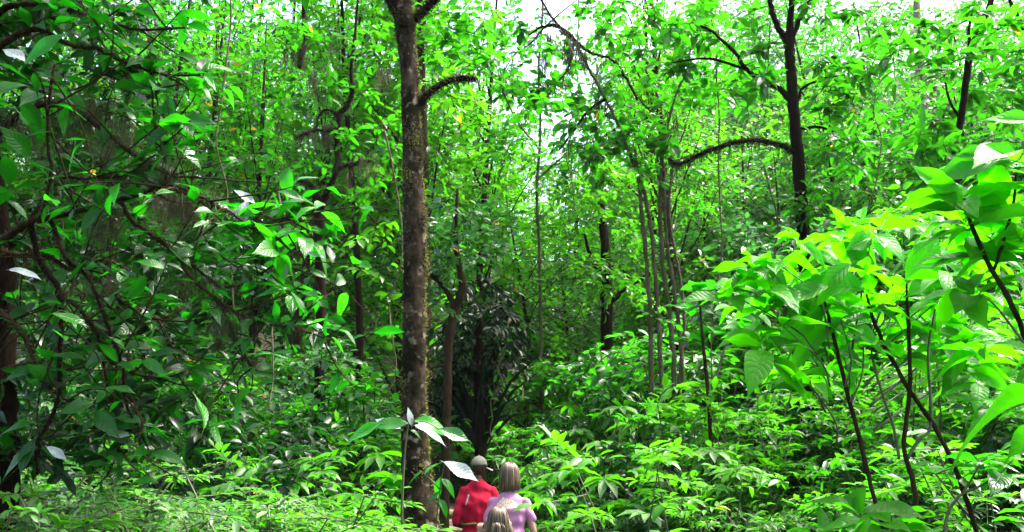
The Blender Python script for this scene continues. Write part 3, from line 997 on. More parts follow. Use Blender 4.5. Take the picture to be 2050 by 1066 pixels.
for (x, y, n, ln, sx) in ((600, 115, 420, .55, .1), (640, 262, 520, .5, .25), (612, 272, 260, .45, .12), (625, 160, 220, .8, .05), (700, 335, 200, .4, .15), (738, 325, 260, .6, .12), (757, 150, 220, .6, .08), (690, 210, 120, .4, .06), (665, 100, 160, .7, .1)):
    for s_ in range(6):
        c_ = np.array(P(x, y, D4)) + rng.normal(0, 1, 3) * [sx * 1.1, .12, .07]
        strands(nb, c_ + rng.normal(0, 1, (n // 9, 3)) * [.035, .04, .05], ln * random.uniform(.3, 1.0), .0040, 0, .4)
for l, r in li[1:]:
    fuzz(nb, l, r, 500, .04, .3, 0, -.1)
part('hanging_moss', nb, [M['moss_dark']], t_f, 'stuff')
nc = NM()
pts = [(600, 60), (660, 90), (700, 60), (740, 120), (720, 190), (650, 170), (590, 210), (690, 270), (760, 250), (780, 300), (620, 320), (560, 330), (760, 60), (560, 120), (540, 40), (700, -40), (620, -60), (780, -30), (730, 380), (590, 420)]
cc = np.array([P(x, y, D4 + rng.normal(0, .6)) for x, y in pts])
crown(nc, cc, rng.uniform(.35, .55, len(cc)), 6, 7, .17, .5, 0, 1)
part('crown', nc, [M['mid'], M['twig']], t_f, 'stuff')

# thin straight trunk right of it
t_s, li = named_tree('slender_tree', 'thin dark straight trunk seen between the forked tree and the tall mossy trunk', 15.0,
    [(720, 900), (721, 760), (720, 640), (716, 540), (712, 450), (706, 380), (700, 300), (690, 160), (684, -20)], [8, 7.5, 7, 7, 6.5, 6, 5.5, 5, 3], [], M['bark_dark'])
nc = NM()
cc = np.array([P(x, y, 15 + rng.normal(0, .5)) for x, y in [(690, 160), (720, 90), (660, 60), (700, 0), (740, 30), (660, -60), (720, -80), (690, 240), (730, 200)]])
crown(nc, cc, rng.uniform(.5, .7, len(cc)), 7, 7, .17, .5, 0, 1)
part('crown', nc, [M['bright'], M['twig']], t_s, 'stuff')

# sparse tall tree whose leaves break up the open sky
t_g, li = named_tree('sparse_tree', 'slim tree with sparse leaves and twigs seen against the bright sky gap', 17.5,
    [(1085, 900), (1083, 700), (1080, 520), (1075, 380), (1082, 260), (1078, 140), (1086, 20), (1080, -80)], [3.4, 3.2, 3, 3, 2.6, 2.4, 2, 1.5],
    [([(1080, 300), (1040, 250), (1010, 190), (990, 120)], [2.5, 2, 1.5, 1]), ([(1080, 220), (1120, 160), (1160, 120), (1200, 60)], [2.5, 2, 1.5, 1]), ([(1080, 120), (1040, 60), (1020, 0)], [2, 1.5, 1]), ([(1076, 360), (1120, 320), (1170, 290), (1210, 280)], [2.5, 2, 1.5, 1]), ([(1084, 60), (1130, 20), (1180, -20)], [2, 1.5, 1])], M['bark_moss'])
nc = NM()
cc = np.array([P(random.uniform(965, 1245), random.uniform(-40, 360), 17.5 + random.gauss(0, .8)) for _ in range(42)])
crown(nc, cc, rng.uniform(.35, .6, len(cc)), 4, 6, .19, .5, 0, 1)
part('crown', nc, [M['mid'], M['twig']], t_g, 'stuff')

# small crooked tree just right of the tall trunk
t_c, li = named_tree('crooked_tree', 'small crooked brown tree with a fork, just right of the tall trunk', 11.0,
    [(890, 980), (892, 880), (896, 780), (898, 700), (906, 640), (920, 598), (926, 570), (921, 540), (914, 500), (912, 450), (916, 380)], [9.5, 9, 8.5, 8.5, 9, 9.5, 8.5, 7, 5.5, 4.5, 3],
    [([(910, 630), (903, 600), (888, 575), (872, 558), (860, 545), (845, 520)], [6.5, 6, 5.5, 5, 4, 2.5]),
     ([(897, 735), (880, 733), (862, 738)], [3, 2.5, 1.5])], M['bark_brown'])
nc = NM()
cc = np.array([P(x, y, 11 + rng.normal(0, .5)) for x, y in [(912, 480), (880, 520), (940, 470), (870, 460), (920, 420), (960, 520), (900, 400), (860, 600), (950, 430), (880, 560), (990, 490), (1000, 440)]])
crown(nc, cc, rng.uniform(.3, .45, len(cc)), 7, 7, .13, .5, 0, 1)
part('crown', nc, [M['grey'], M['twig']], t_c, 'stuff')

# dark trunk behind the multi-stem tree
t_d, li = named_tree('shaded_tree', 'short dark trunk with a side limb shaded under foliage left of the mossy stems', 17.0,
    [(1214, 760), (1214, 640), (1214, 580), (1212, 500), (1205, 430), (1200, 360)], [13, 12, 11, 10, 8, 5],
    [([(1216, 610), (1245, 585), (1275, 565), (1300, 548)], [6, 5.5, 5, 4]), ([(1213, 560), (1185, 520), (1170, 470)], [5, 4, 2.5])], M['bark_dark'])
nc = NM()
cc = np.array([P(x, y, 17 + rng.normal(0, .7)) for x, y in [(1200, 420), (1150, 440), (1240, 400), (1180, 500), (1260, 480), (1130, 500), (1210, 350), (1160, 380), (1250, 440), (1290, 540), (1170, 540), (1110, 450), (1230, 520)]])
crown(nc, cc, rng.uniform(.5, .75, len(cc)), 7, 7, .17, .5, 0, 1)
cc = np.array([P(1214 + random.gauss(0, 45), random.uniform(330, 600), 16.2 + random.gauss(0, .3)) for _ in range(20)])
crown(nc, cc, rng.uniform(.35, .55, len(cc)), 6, 7, .16, .5, 0, 1)
part('crown', nc, [M['bright'], M['twig']], t_d, 'stuff')

# leaning trunk at the right
t_l, li = named_tree('leaning_tree', 'thin dark leaning trunk near the upper right corner above the broad leaves', 9.0,
    [(1905, 900), (1908, 700), (1910, 520), (1914, 330), (1918, 270), (1930, 200), (1942, 110), (1962, 60), (1985, 0), (2010, -80)], [7, 7, 7, 7, 7, 7, 7.5, 7, 6, 4],
    [([(1936, 140), (1942, 110), (1940, 60), (1946, 20)], [5, 4, 3, 2]), ([(2050, 60), (2030, 20), (2012, -20)], [5, 4, 3]), ([(1922, 240), (1900, 200), (1890, 150)], [3, 2.5, 1.5])], M['bark_dark'])
nc = NM()
cc = np.array([P(x, y, 9 + rng.normal(0, .5)) for x, y in [(1960, 100), (2000, 60), (2030, 110), (1990, 150), (2040, 170), (1900, 60), (1870, 100), (1940, 180), (2010, 210), (1880, 260), (1850, 290), (1900, 310), (2040, 20), (1960, 20), (1920, 130), (2060, 90), (2080, 150), (1840, 260), (1800, 100), (1840, 60)]])
crown(nc, cc, rng.uniform(.22, .36, len(cc)), 5, 7, .21, .36, 0, 1, up=.35)
part('crown', nc, [M['mid'], M['twig']], t_l, 'stuff')

# pale trunk on the slope
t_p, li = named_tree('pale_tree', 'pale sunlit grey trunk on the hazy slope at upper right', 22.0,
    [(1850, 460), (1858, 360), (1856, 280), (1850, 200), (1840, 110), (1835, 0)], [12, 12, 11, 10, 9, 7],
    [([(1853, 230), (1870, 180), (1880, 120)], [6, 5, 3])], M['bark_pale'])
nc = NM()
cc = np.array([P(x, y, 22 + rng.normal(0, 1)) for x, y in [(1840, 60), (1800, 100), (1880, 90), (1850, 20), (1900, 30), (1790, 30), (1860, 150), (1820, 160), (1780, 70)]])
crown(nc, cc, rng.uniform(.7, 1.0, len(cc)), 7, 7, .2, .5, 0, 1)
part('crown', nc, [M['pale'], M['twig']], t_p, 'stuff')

# ================================================================== dark fan palm behind the walkers
DP = 12.0
b = P(957, 1000, DP)
b[2] = float(ground(b[0], b[1]))
t_k = root('fan_palm', b, 'nearly black palm with stiff fan of blades rising behind the man', 'palm')
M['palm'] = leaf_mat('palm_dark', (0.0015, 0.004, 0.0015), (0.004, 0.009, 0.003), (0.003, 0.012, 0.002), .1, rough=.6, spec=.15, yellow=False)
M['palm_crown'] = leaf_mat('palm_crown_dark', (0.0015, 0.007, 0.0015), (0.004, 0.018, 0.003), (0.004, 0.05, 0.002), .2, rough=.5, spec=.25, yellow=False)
hub = np.array(P(962, 905, DP))
pal = LEAF8
for i in range(46):
    nmb = NM()
    a = -.62 + 1.2 * (i + .5) / 46 + rng.normal(0, .07)
    tilt = rng.normal(0, .28)
    d = np.array([math.sin(a) * (0.8 if a > 0 else 1.0) - .07, tilt, math.cos(a)])
    Lb = rng.uniform(.8, 1.6)
    o = hub + np.array([rng.normal(0, .05), rng.normal(0, .08), rng.uniform(-.05, .1)])
    s = nrm(np.cross(d, [0, 1, 0]))
    rows = []
    for t in (0, .3, .65, 1):
        w = .003 + .017 * math.sin(math.pi * min(1, t * .85 + .05))
        c = o + d * Lb * t + np.array([math.copysign(.22, a) * t ** 3, 0, -.30 * t ** 3 * (.4 + abs(a))])
        rows += [c - s * w, c + np.array([0, .012, 0]), c + s * w]
    nmb.add(np.array([rows]), [(3 * k + j, 3 * k + j + 1, 3 * k + j + 4, 3 * k + j + 3) for k in range(3) for j in range(2)], 0, [rng.random()])
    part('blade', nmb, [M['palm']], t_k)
nt_ = NM()
tube(nt_, [(b[0], b[1], b[2] - .1), hub, P(958, 780, DP), P(957, 700, DP), P(960, 640, DP)], np.array([13, 12, 10, 9, 6]) / PM(DP), 8, 0, 4, .06)
tube(nt_, [hub, P(930, 800, DP), P(912, 740, DP), P(905, 690, DP)], np.array([8, 7, 6, 4]) / PM(DP), 7, 0, 4, .06)
tube(nt_, [hub, P(985, 800, DP), P(992, 740, DP), P(985, 680, DP)], np.array([7, 6, 5, 3]) / PM(DP), 7, 0, 4, .06)
part('trunk', nt_, [M['bark_dark']], t_k)
nc = NM()
cc = np.array([P(x, y, DP + rng.normal(0, .35)) for x, y in [(960, 620), (1000, 630), (930, 640), (980, 665), (1020, 660), (940, 680), (910, 665), (970, 710), (1010, 700), (900, 710), (1035, 735), (1000, 755), (930, 730), (890, 745), (985, 610), (1040, 690), (1015, 610), (900, 790), (930, 780), (1010, 790), (885, 830), (915, 840), (985, 780), (960, 575), (990, 585), (935, 580), (1010, 640), (960, 660), (985, 700), (930, 700), (945, 640), (1000, 665), (970, 740), (915, 760), (950, 590), (920, 610), (890, 680), (950, 750), (905, 860), (1030, 640)]])
cc = cc[rng.random(len(cc)) > .12] + rng.normal(0, .12, (1, 3))
crown(nc, cc, rng.uniform(.14, .46, len(cc)), 9, 7, .14, .38, 0, 1, flop=.7, up=.7)
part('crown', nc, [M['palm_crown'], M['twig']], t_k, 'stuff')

# ================================================================== sapling with big leaves in front of the tall trunk
DS = 6.3
b = P(806, 1066, DS)
b[2] = float(ground(b[0], b[1]))
t_sap = root('sapling', b, 'sapling with a few long drooping leaves growing in front of the tall trunk', 'sapling')
nm = NM()
tube(nm, [(b[0], b[1], b[2] - .05)] + LP([(806, 1100), (805, 1020), (808, 940), (813, 880), (818, 848), (820, 835)], DS), [.012, .011, .01, .009, .008, .006, .004], 6, 0, 4, .05)
part('stem', nm, [M['green_stem']], t_sap)
q = PM(DS)
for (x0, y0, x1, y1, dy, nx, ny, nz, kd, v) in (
        (815, 848, 745, 850, -.05, .1, -.85, .6, 'mid', 0), (800, 858, 752, 838, .2, 0, -.7, .7, 'glint', 0), (760, 848, 688, 880, -.1, -.15, -.9, .5, 'mid', 1),
        (824, 852, 818, 816, -.1, .1, -.7, .75, 'glint', 1), (832, 852, 896, 880, -.15, .1, -.55, .85, 'glint', 2), (830, 842, 902, 850, .15, .1, -.8, .6, 'mid', 3), (846, 830, 872, 842, .25, 0, -.6, .8, 'mid', 2),
        (880, 860, 940, 880, .1, .1, -.85, .5, 'mid', 0), (808, 852, 762, 848, .0, 0, -.6, .8, 'glint', 0), (822, 862, 845, 868, 0, 0, -.6, .8, 'mid', 4)):
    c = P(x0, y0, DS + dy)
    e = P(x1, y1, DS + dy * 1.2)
    place_leaf(kd, c, Vector(e - c), Vector((nx, ny, nz)), float(np.linalg.norm(e - c)) * 1.05, t_sap, v, 'glossy leaf with white sky glint painted in' if kd == 'glint' else None)
nm = NM()
for pts in ([(818, 850), (790, 848), (760, 848)], [(818, 850), (850, 845), (880, 860)], [(818, 850), (835, 838), (846, 830)]):
    tube(nm, LP(pts, DS), [.005, .004, .003], 5, 0, 4)
part('leaf_stalk', nm, [M['green_stem']], t_sap, 'stuff')
# second low plant with the big glint-painted leaf that overlaps the man's shoulder
DS2 = 7.2
b = P(870, 1066, DS2)
b[2] = float(ground(b[0], b[1]))
t_sap2 = root('broad_leaf_plant', b, 'low plant whose single big glint-painted leaf overlaps the red shirt shoulder', 'plant')
nm = NM()
tube(nm, [(b[0], b[1], b[2] - .05)] + LP([(872, 1090), (876, 1020), (884, 960), (890, 930)], DS2), [.009, .008, .007, .006, .004], 6, 0, 4, .05)
tube(nm, LP([(880, 980), (862, 960), (845, 945)], DS2), [.006, .005, .003], 5, 0, 4, .05)
part('stem', nm, [M['green_stem']], t_sap2)
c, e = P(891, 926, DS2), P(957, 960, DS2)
place_leaf('glint', c, Vector(e - c), Vector((.1, -.8, .7)), float(np.linalg.norm(e - c)) * 1.05, t_sap2, 0, 'large leaf with white sky glint painted in')
for (x0, y0, x1, y1) in ((884, 955, 865, 1000), (884, 960, 920, 985), (880, 985, 850, 1010), (845, 945, 815, 965), (850, 950, 870, 925), (878, 1000, 905, 1030)):
    c, e = P(x0, y0, DS2), P(x1, y1, DS2)
    place_leaf('mid', c, Vector(e - c), Vector((random.gauss(0, .3), -.6, .8)), max(.16, float(np.linalg.norm(e - c))), t_sap2)

# ================================================================== bright broad-leaved shrubs close on the right
def near_shrub(label, base_px, d, stems, whorls, singles=(), kind='broad', name='broad_leaf_shrub'):
    b = P(base_px, 1100, d)
    b[2] = float(ground(b[0], b[1]))
    ro = root(name, b, label, 'shrub', None)
    q = PM(d)
    for pts, rad in stems:
        nm = NM()
        pp = LP(pts, d)
        if pts[0][1] >= 1040:
            g0 = pp[0] + (pp[0] - pp[1]) * ((pp[0][2] - b[2] + .05) / max(.05, pp[1][2] - pp[0][2]))
            g0 = np.array([pp[0][0] + np.clip(g0[0] - pp[0][0], -.2, .2), pp[0][1] + np.clip(g0[1] - pp[0][1], -.2, .2), b[2] - .05])
            pp = [g0 + (pp[0] - g0) * t_ for t_ in (0, .2, .4, .6, .8)] + pp
            rad = [rad[0] * 1.1] * 5 + list(rad)
        tube(nm, pp, np.array(rad) / q * .72, 7, 0, 4, .08, .12)
        part('stem', nm, [M['green_stem'] if rad[0] < 5 else M['bark_brown']], ro)
    for w in whorls:
        x, y, dd, n, L = w[:5]
        L = L * 1.02 if kind == 'broad' else L
        n = n + 2 if kind == 'broad' else n
        k = w[5] if len(w) > 5 else kind
        whorl(k, P(x, y, d + dd), (random.gauss(0, .2), random.gauss(-.2, .15), 1), n, L, ro, .10, 1.0, .38)
    for (x0, y0, x1, y1, dd, nx, ny, nz, v) in singles:
        c, e = P(x0, y0, d + dd), P(x1, y1, d + dd)
        place_leaf(kind, c, Vector(e - c), Vector((nx, ny, nz)), float(np.linalg.norm(e - c)), ro, v)
    return ro


near_shrub('tall bright shrub with broad upright leaves and a bent dark stem, nearest the right edge', 2080, 3.3,
    [([(2080, 1060), (2090, 860), (2060, 700), (2020, 600), (1975, 520), (1945, 450), (1930, 400)], [9, 9, 8, 7.5, 7, 6, 4]),
     ([(1990, 540), (2010, 480), (2030, 400), (2035, 330)], [5, 4.5, 4, 3]),
     ([(2060, 700), (2030, 660), (1990, 610), (1960, 590)], [4, 3.5, 3, 2])],
    [(1925, 400, 0, 7, .24), (1935, 440, 0, 6, .24), (2035, 330, -.1, 8, .27), (2030, 400, .1, 7, .26), (2045, 480, 0, 6, .25), (1960, 500, .1, 6, .22), (1950, 590, .1, 5, .20), (2050, 560, .1, 6, .22), (2010, 620, .3, 5, .2), (1985, 470, .2, 6, .22)],
    [(1925, 415, 1830, 325, -.05, -.25, -.9, .5, 0), (1925, 420, 1800, 415, .0, 0, -.75, .7, 1), (2050, 330, 1930, 285, -.1, -.1, -.8, .6, 2), (2080, 250, 1985, 215, 0, -.1, -.9, .4, 3), (1920, 420, 1900, 330, .1, .3, -.9, .3, 4),
     (1940, 430, 2030, 345, .05, .2, -.8, .5, 0), (1935, 440, 1960, 360, .1, .1, -.95, .2, 2), (2060, 700, 1990, 680, -.2, 0, -.8, .6, 1)])
near_shrub('low bright leaves drooping in from the right edge below the tall broad-leaf shrub', 2160, 2.9,
    [([(2180, 1060), (2190, 950), (2170, 850), (2120, 800)], [8, 7, 6, 4])],
    [(2180, 800, 0, 4, .24)],
    [(2090, 790, 1845, 850, 0, .1, .3, .9, 3), (2130, 840, 1985, 905, -.05, .15, .4, .85, 1), (2110, 770, 1980, 770, .1, .1, .3, .9, 2), (2120, 720, 1990, 740, .2, .1, .4, .85, 4), (2120, 700, 2000, 690, .2, .1, .4, .85, 5)])
random.seed(77)
wh = []
while len(wh) < 108:
    x, y = random.uniform(1450, 1990), random.uniform(430, 950)
    topline = np.interp(x, [1450, 1560, 1650, 1750, 1850, 1990], [560, 490, 460, 425, 440, 480])
    botline = np.interp(x, [1450, 1560, 1650, 1750, 1850, 1990], [620, 740, 790, 750, 700, 860])
    if topline < y < botline:
        wh.append((x, y, random.uniform(-.2, 1.3), random.randint(3, 5), random.uniform(.15, .22)))
near_shrub('wide bright broad-leaf shrub with several bare stems in front of the black-barked tree', 1830, 3.9,
    [([(1772, 1066), (1745, 980), (1722, 880), (1700, 800), (1680, 720), (1662, 650), (1650, 600)], [6.5, 6, 6, 5.5, 5.5, 5, 3]),
     ([(1838, 1066), (1830, 970), (1812, 910), (1812, 860), (1822, 760), (1818, 650), (1815, 570)], [7, 7, 6.5, 6, 5.5, 5, 3]),
     ([(1955, 1066), (1935, 1000), (1905, 920), (1868, 850), (1820, 780), (1775, 700), (1748, 640), (1735, 590)], [7, 7, 6.5, 6, 6, 5.5, 5, 3]),
     ([(1815, 920), (1840, 880), (1862, 860), (1862, 790), (1858, 700), (1872, 620)], [4.5, 4, 4, 4, 3.5, 2.5]),
     ([(1800, 920), (1790, 860), (1770, 800), (1752, 740), (1742, 690)], [4, 4, 3.5, 3.5, 2.5]),
     ([(1655, 620), (1620, 600), (1580, 590), (1550, 585)], [3.5, 3, 2.5, 1.5])] +
    [([(1700 + (x - 1720) * .25, max(y + 120, 700), dd * .5), ((x + 1720) / 2, y + 70, dd * .8), (x, y, dd)], [3, 2.4, 1.5]) for (x, y, dd, n, L) in wh[::3]],
    wh,
    [(1655, 575, 1530, 610, -.1, -.1, -.8, .6, 1), (1740, 580, 1600, 555, 0, 0, -.7, .7, 2), (1745, 560, 1690, 470, .1, -.2, -.9, .4, 0), (1700, 530, 1590, 610, -.1, -.2, -.8, .6, 3), (1660, 610, 1545, 660, 0, -.2, -.8, .6, 4), (1680, 640, 1560, 720, 0, -.3, -.85, .5, 5),
     (1815, 560, 1885, 470, 0, .3, -.8, .5, 0), (1820, 590, 1900, 540, -.1, .2, -.8, .6, 2), (1770, 520, 1745, 450, .1, 0, -.95, .3, 1)])
near_shrub('low bright shrub whose toothed leaves touch the bottom edge between bare stems', 1700, 3.6,
    [([(1720, 1100), (1722, 1060), (1724, 1030)], [5, 4, 3])],
    [(1722, 1040, 0, 7, .24), (1650, 1085, 0, 6, .22), (1790, 1060, .1, 6, .2)], [(1720, 1040, 1640, 1058, -.1, 0, -.6, .8, 1), (1725, 1045, 1765, 1050, 0, .1, -.7, .7, 0)])
near_shrub('mid-distance shrub with round smooth leaves standing right of the mossy stems', 1420, 8.5,
    [([(1430, 1060), (1425, 900), (1415, 760), (1405, 660), (1400, 590)], [6, 6, 5, 4, 3]), ([(1420, 800), (1450, 700), (1470, 640)], [4, 3, 2])],
    [(1400, 580, 0, 7, .22), (1385, 620, .2, 6, .22), (1440, 575, .1, 6, .22), (1470, 640, 0, 7, .22), (1380, 680, .2, 6, .2), (1500, 600, .3, 6, .22), (1430, 660, 0, 6, .22), (1500, 560, .4, 6, .22), (1460, 540, .3, 6, .2)], kind='round', name='round_leaf_shrub')
nb = near_shrub('pale twisted bare twig shrub between the bare stems at lower right', 1900, 3.7,
    [([(1890, 1066), (1902, 1020), (1925, 990), (1960, 975), (2000, 950), (2030, 920)], [4, 4, 3.5, 3.5, 3, 2]), ([(1925, 990), (1945, 960), (1960, 930)], [3, 2.5, 2])],
    [(2010, 950, 0, 4, .16, 'mid'), (1960, 935, 0, 3, .14, 'mid')], name='twiggy_shrub')

# ================================================================== people
def blob(c, r, sub=2):
    bm = bmesh.new()
    bmesh.ops.create_icosphere(bm, subdivisions=sub, radius=1.0)
    pts = [(v.co.x * r[0] + c[0], v.co.y * r[1] + c[1], v.co.z * r[2] + c[2]) for v in bm.verts]
    bm.free()
    return pts


def hull_into(bm, *blobs):
    vs_ = [bm.verts.new(p) for b_ in blobs for p in b_]
    res = bmesh.ops.convex_hull(bm, input=vs_)
    junk = [g for g in res.get('geom_interior', []) if isinstance(g, bmesh.types.BMVert)]
    if junk:
        bmesh.ops.delete(bm, geom=junk, context='VERTS')


def capsule(bm, a, b, ra, rb):
    hull_into(bm, blob(a, (ra,) * 3), blob(b, (rb,) * 3))


def remeshed(name, bm, voxel, mat, smooth=6, parent=None, crease=None):
    bmesh.ops.recalc_face_normals(bm, faces=bm.faces)
    me = bpy.data.meshes.new(name + '_raw')
    bm.to_mesh(me)
    bm.free()
    o = bpy.data.objects.new('tmp', me)
    COL.objects.link(o)
    md = o.modifiers.new('r', 'REMESH')
    md.mode = 'VOXEL'
    md.voxel_size = voxel
    sm = o.modifiers.new('s', 'SMOOTH')
    sm.factor = 0.5
    sm.iterations = smooth
    bpy.context.view_layer.update()
    dg = bpy.context.evaluated_depsgraph_get()
    me2 = bpy.data.meshes.new_from_object(o.evaluated_get(dg))
    me2.name = name
    bpy.data.objects.remove(o)
    bpy.data.meshes.remove(me)
    me2.polygons.foreach_set('use_smooth', np.ones(len(me2.polygons), bool))
    me2.materials.clear()
    me2.materials.append(mat)
    if crease:
        co = np.zeros(len(me2.vertices) * 3, np.float32)
        me2.vertices.foreach_get('co', co)
        co = co.reshape(-1, 3)
        nn = np.zeros(len(me2.vertices) * 3, np.float32)
        me2.vertices.foreach_get('normal', nn)
        nn = nn.reshape(-1, 3)
        co += nn * crease(co)[:, None]
        me2.vertices.foreach_set('co', co.ravel())
        me2.update()
    return put(name, me2, parent)


def hand(bm, wrist, fdir, palm_n, s=1.0, curl=.5):
    """palm, four unequal bent fingers and a thumb from the side of the palm"""
    w = Vector(wrist)
    f = Vector(fdir).normalized()
    n = Vector(palm_n)
    n = (n - f * n.dot(f)).normalized()
    side = f.cross(n)
    pc = w + f * .05 * s
    for k in range(4):
        o_ = side * (-.03 + .02 * k) * s
        capsule(bm, w + f * .015 * s + o_ * .6, w + f * .085 * s + o_, .013 * s, .0115 * s)
    for k, L in enumerate((.062, .074, .07, .055)):
        b0 = w + f * .085 * s + side * (-.031 + .0207 * k) * s
        d1 = (f * math.cos(curl * .6) + n * math.sin(curl * .6)).normalized()
        m1 = b0 + d1 * L * .5 * s
        d2 = (f * math.cos(curl * 1.7) + n * math.sin(curl * 1.7)).normalized()
        e1 = m1 + d2 * L * .5 * s
        capsule(bm, b0, m1, .0092 * s, .0085 * s)
        capsule(bm, m1, e1, .0085 * s, .0072 * s)
    tb = w + f * .025 * s - side * .03 * s
    tm = tb + (f * .6 - side * .7 + n * .3).normalized() * .035 * s
    te = tm + (f * .85 - side * .2 + n * .5).normalized() * .032 * s
    capsule(bm, tb, tm, .0125 * s, .0105 * s)
    capsule(bm, tm, te, .0105 * s, .008 * s)


def head(bm, c, s, yaw):
    """skull, jaw, nose, brow, lips and ears; the face looks along +Y turned by yaw"""
    Rm = Matrix.Rotation(yaw, 3, 'Z')

    def q(x, y, z):
        v = Rm @ Vector((x * s, y * s, z * s))
        return (c[0] + v.x, c[1] + v.y, c[2] + v.z)
    hull_into(bm, blob(q(0, -.012, .03), (.078 * s, .092 * s, .085 * s)), blob(q(0, .03, -.05), (.055 * s, .05 * s, .05 * s)), blob(q(0, .055, -.085), (.026 * s, .022 * s, .02 * s)))
    hull_into(bm, blob(q(0, .092, .02), (.008 * s,) * 3), blob(q(0, .118, -.022), (.012 * s,) * 3), blob(q(0, .088, -.03), (.016 * s,) * 3))
    for sx in (-1, 1):
        hull_into(bm, blob(q(sx * .03, .078, .032), (.02 * s, .016 * s, .008 * s)))
        hull_into(bm, blob(q(sx * .082, -.005, .005), (.008 * s, .018 * s, .03 * s)), blob(q(sx * .088, -.015, .018), (.006 * s, .014 * s, .016 * s)))
        hull_into(bm, blob(q(sx * .03, .082, .012), (.013 * s, .009 * s, .009 * s)))
    hull_into(bm, blob(q(0, .083, -.055), (.024 * s, .012 * s, .007 * s)))
    hull_into(bm, blob(q(0, .082, -.066), (.02 * s, .012 * s, .008 * s)))


def body(bm, H, sw, chest, waist, hips, arms, headyaw, child=False, hand_specs=None):
    """torso, neck, head, tapered limbs; H is the standing height"""
    k = H / 1.75
    zsh, zch, zw, zh = .815 * H, .735 * H, .62 * H, .53 * H
    hull_into(bm, blob((0, 0, zsh - .05 * k), (sw * .5 * .82, .065 * k, .045 * k)), blob((0, 0, zch), (chest, chest * .66, .09 * k)))
    hull_into(bm, blob((0, 0, zch), (chest, chest * .66, .09 * k)), blob((0, 0, zw), (waist, waist * .7, .06 * k)))
    hull_into(bm, blob((0, 0, zw), (waist, waist * .7, .06 * k)), blob((0, -.01, zh), (hips, hips * .72, .09 * k)))
    capsule(bm, (0, -.005, zsh - .01), (0, .01 * k, .875 * H), .058 * k, .052 * k)
    for sx in (-1, 1):
        capsule(bm, (sx * hips * .52, 0, zh - .03 * k), (sx * .095 * k, .01, .285 * H), .088 * k, .058 * k)
        capsule(bm, (sx * .095 * k, .01, .285 * H), (sx * .095 * k, -.02, .06 * H), .058 * k, .036 * k)
        hull_into(bm, blob((sx * .095 * k, -.03, .035 * H * .9), (.034 * k, .04 * k, .035 * k)), blob((sx * .1 * k, .13 * k, .02 * H), (.038 * k, .045 * k, .018 * k)))
    for sh, el, wr, hd, hn, cl in arms:
        capsule(bm, sh, el, .046 * k, .038 * k)
        capsule(bm, el, wr, .038 * k, .026 * k)
        hand(bm, wr, hd, hn, k, cl)


SKIN_D = plain('skin_dark', (0.028, 0.015, 0.010), .5, .2, 30)
SKIN_L = plain('skin_light', (0.24, 0.14, 0.10), .5, .1, 30)


def wrinkle(a, f, seed):
    def fn(co):
        return a * (np.sin(co[:, 2] * f + 4 * np.sin(co[:, 0] * 9 + seed) + 2 * co[:, 1] * 8) * .6 + np.sin(co[:, 0] * 31 + co[:, 2] * 17 + seed) * .4)
    return fn


def person(label, loc, H):
    z = float(ground(loc[0], loc[1]))
    return root('person', (loc[0], loc[1], z + .012), label, 'person', None), z


# ---- man in red
pm = P(958, 912, 8.6)
man, gz = person('man in a red shirt and grey cap seen from behind, turned to the right', (pm[0], 8.6), 1.74)
Hm = float(pm[2]) - gz - .03
bm = bmesh.new()
k = Hm / 1.75
arm_l = ((-.19 * k, 0, .803 * Hm), (-.265 * k, -.03, .635 * Hm), (-.09 * k, .2, .60 * Hm), (.9, .45, .0), (0, -.6, -.5), .6)
arm_r = ((.19 * k, 0, .803 * Hm), (.265 * k, -.02, .635 * Hm), (.10 * k, .21, .615 * Hm), (-.9, .4, .0), (0, -.6, -.5), .6)
body(bm, Hm, .43 * k, .175 * k, .155 * k, .168 * k, (arm_l, arm_r), 0)
hc = (0.005, .02, Hm - .115)
head(bm, hc, 1.0 * k, -.75)
remeshed('body', bm, .0095, SKIN_D, 3, man)
man.scale = (.84, .92, 1)
bm = bmesh.new()
hull_into(bm, blob((0, 0, .805 * Hm), (.19 * k, .085 * k, .045 * k)), blob((0, -.01, .74 * Hm), (.20 * k, .135 * k, .09 * k)))
hull_into(bm, blob((0, -.01, .74 * Hm), (.20 * k, .135 * k, .09 * k)), blob((0, 0, .66 * Hm), (.198 * k, .135 * k, .05 * k)))
hull_into(bm, blob((0, 0, .66 * Hm), (.198 * k, .135 * k, .05 * k)), blob((0, 0, .63 * Hm), (.178 * k, .125 * k, .02 * k)))
hull_into(bm, blob((0, 0, .63 * Hm), (.178 * k, .125 * k, .02 * k)), blob((0, -.01, .56 * Hm), (.195 * k, .145 * k, .02 * k)))
hull_into(bm, blob((0, 0, .872 * Hm), (.066, .062, .015)), blob((0, 0, .815 * Hm), (.212 * k, .08 * k, .04 * k)))
for sx in (-1, 1):
    capsule(bm, (sx * .178 * k, 0, .803 * Hm), (sx * .252 * k, -.025, .655 * Hm), .060 * k, .066 * k)
RED = plain('red_cotton', (0.34, 0.005, 0.024), .9, .25, 9, .01, c2=(0.48, 0.010, 0.036), spec=.15)
shirt = remeshed('shirt', bm, .009, RED, 4, man, wrinkle(.007, 48, 1))
bm = bmesh.new()
for sx in (-1, 1):
    hull_into(bm, blob((sx * .08 * k, -.005, .53 * Hm), (.115 * k, .13 * k, .06 * k)), blob((sx * .095 * k, .01, .28 * Hm), (.085 * k, .085 * k, .03 * k)))
    hull_into(bm, blob((sx * .095 * k, .01, .28 * Hm), (.085 * k, .085 * k, .03 * k)), blob((sx * .095 * k, -.02, .05 * Hm), (.065 * k, .07 * k, .02 * k)))
remeshed('trousers', bm, .01, plain('navy_cloth', (0.010, 0.012, 0.018), .85, .3, 20), 3, man)
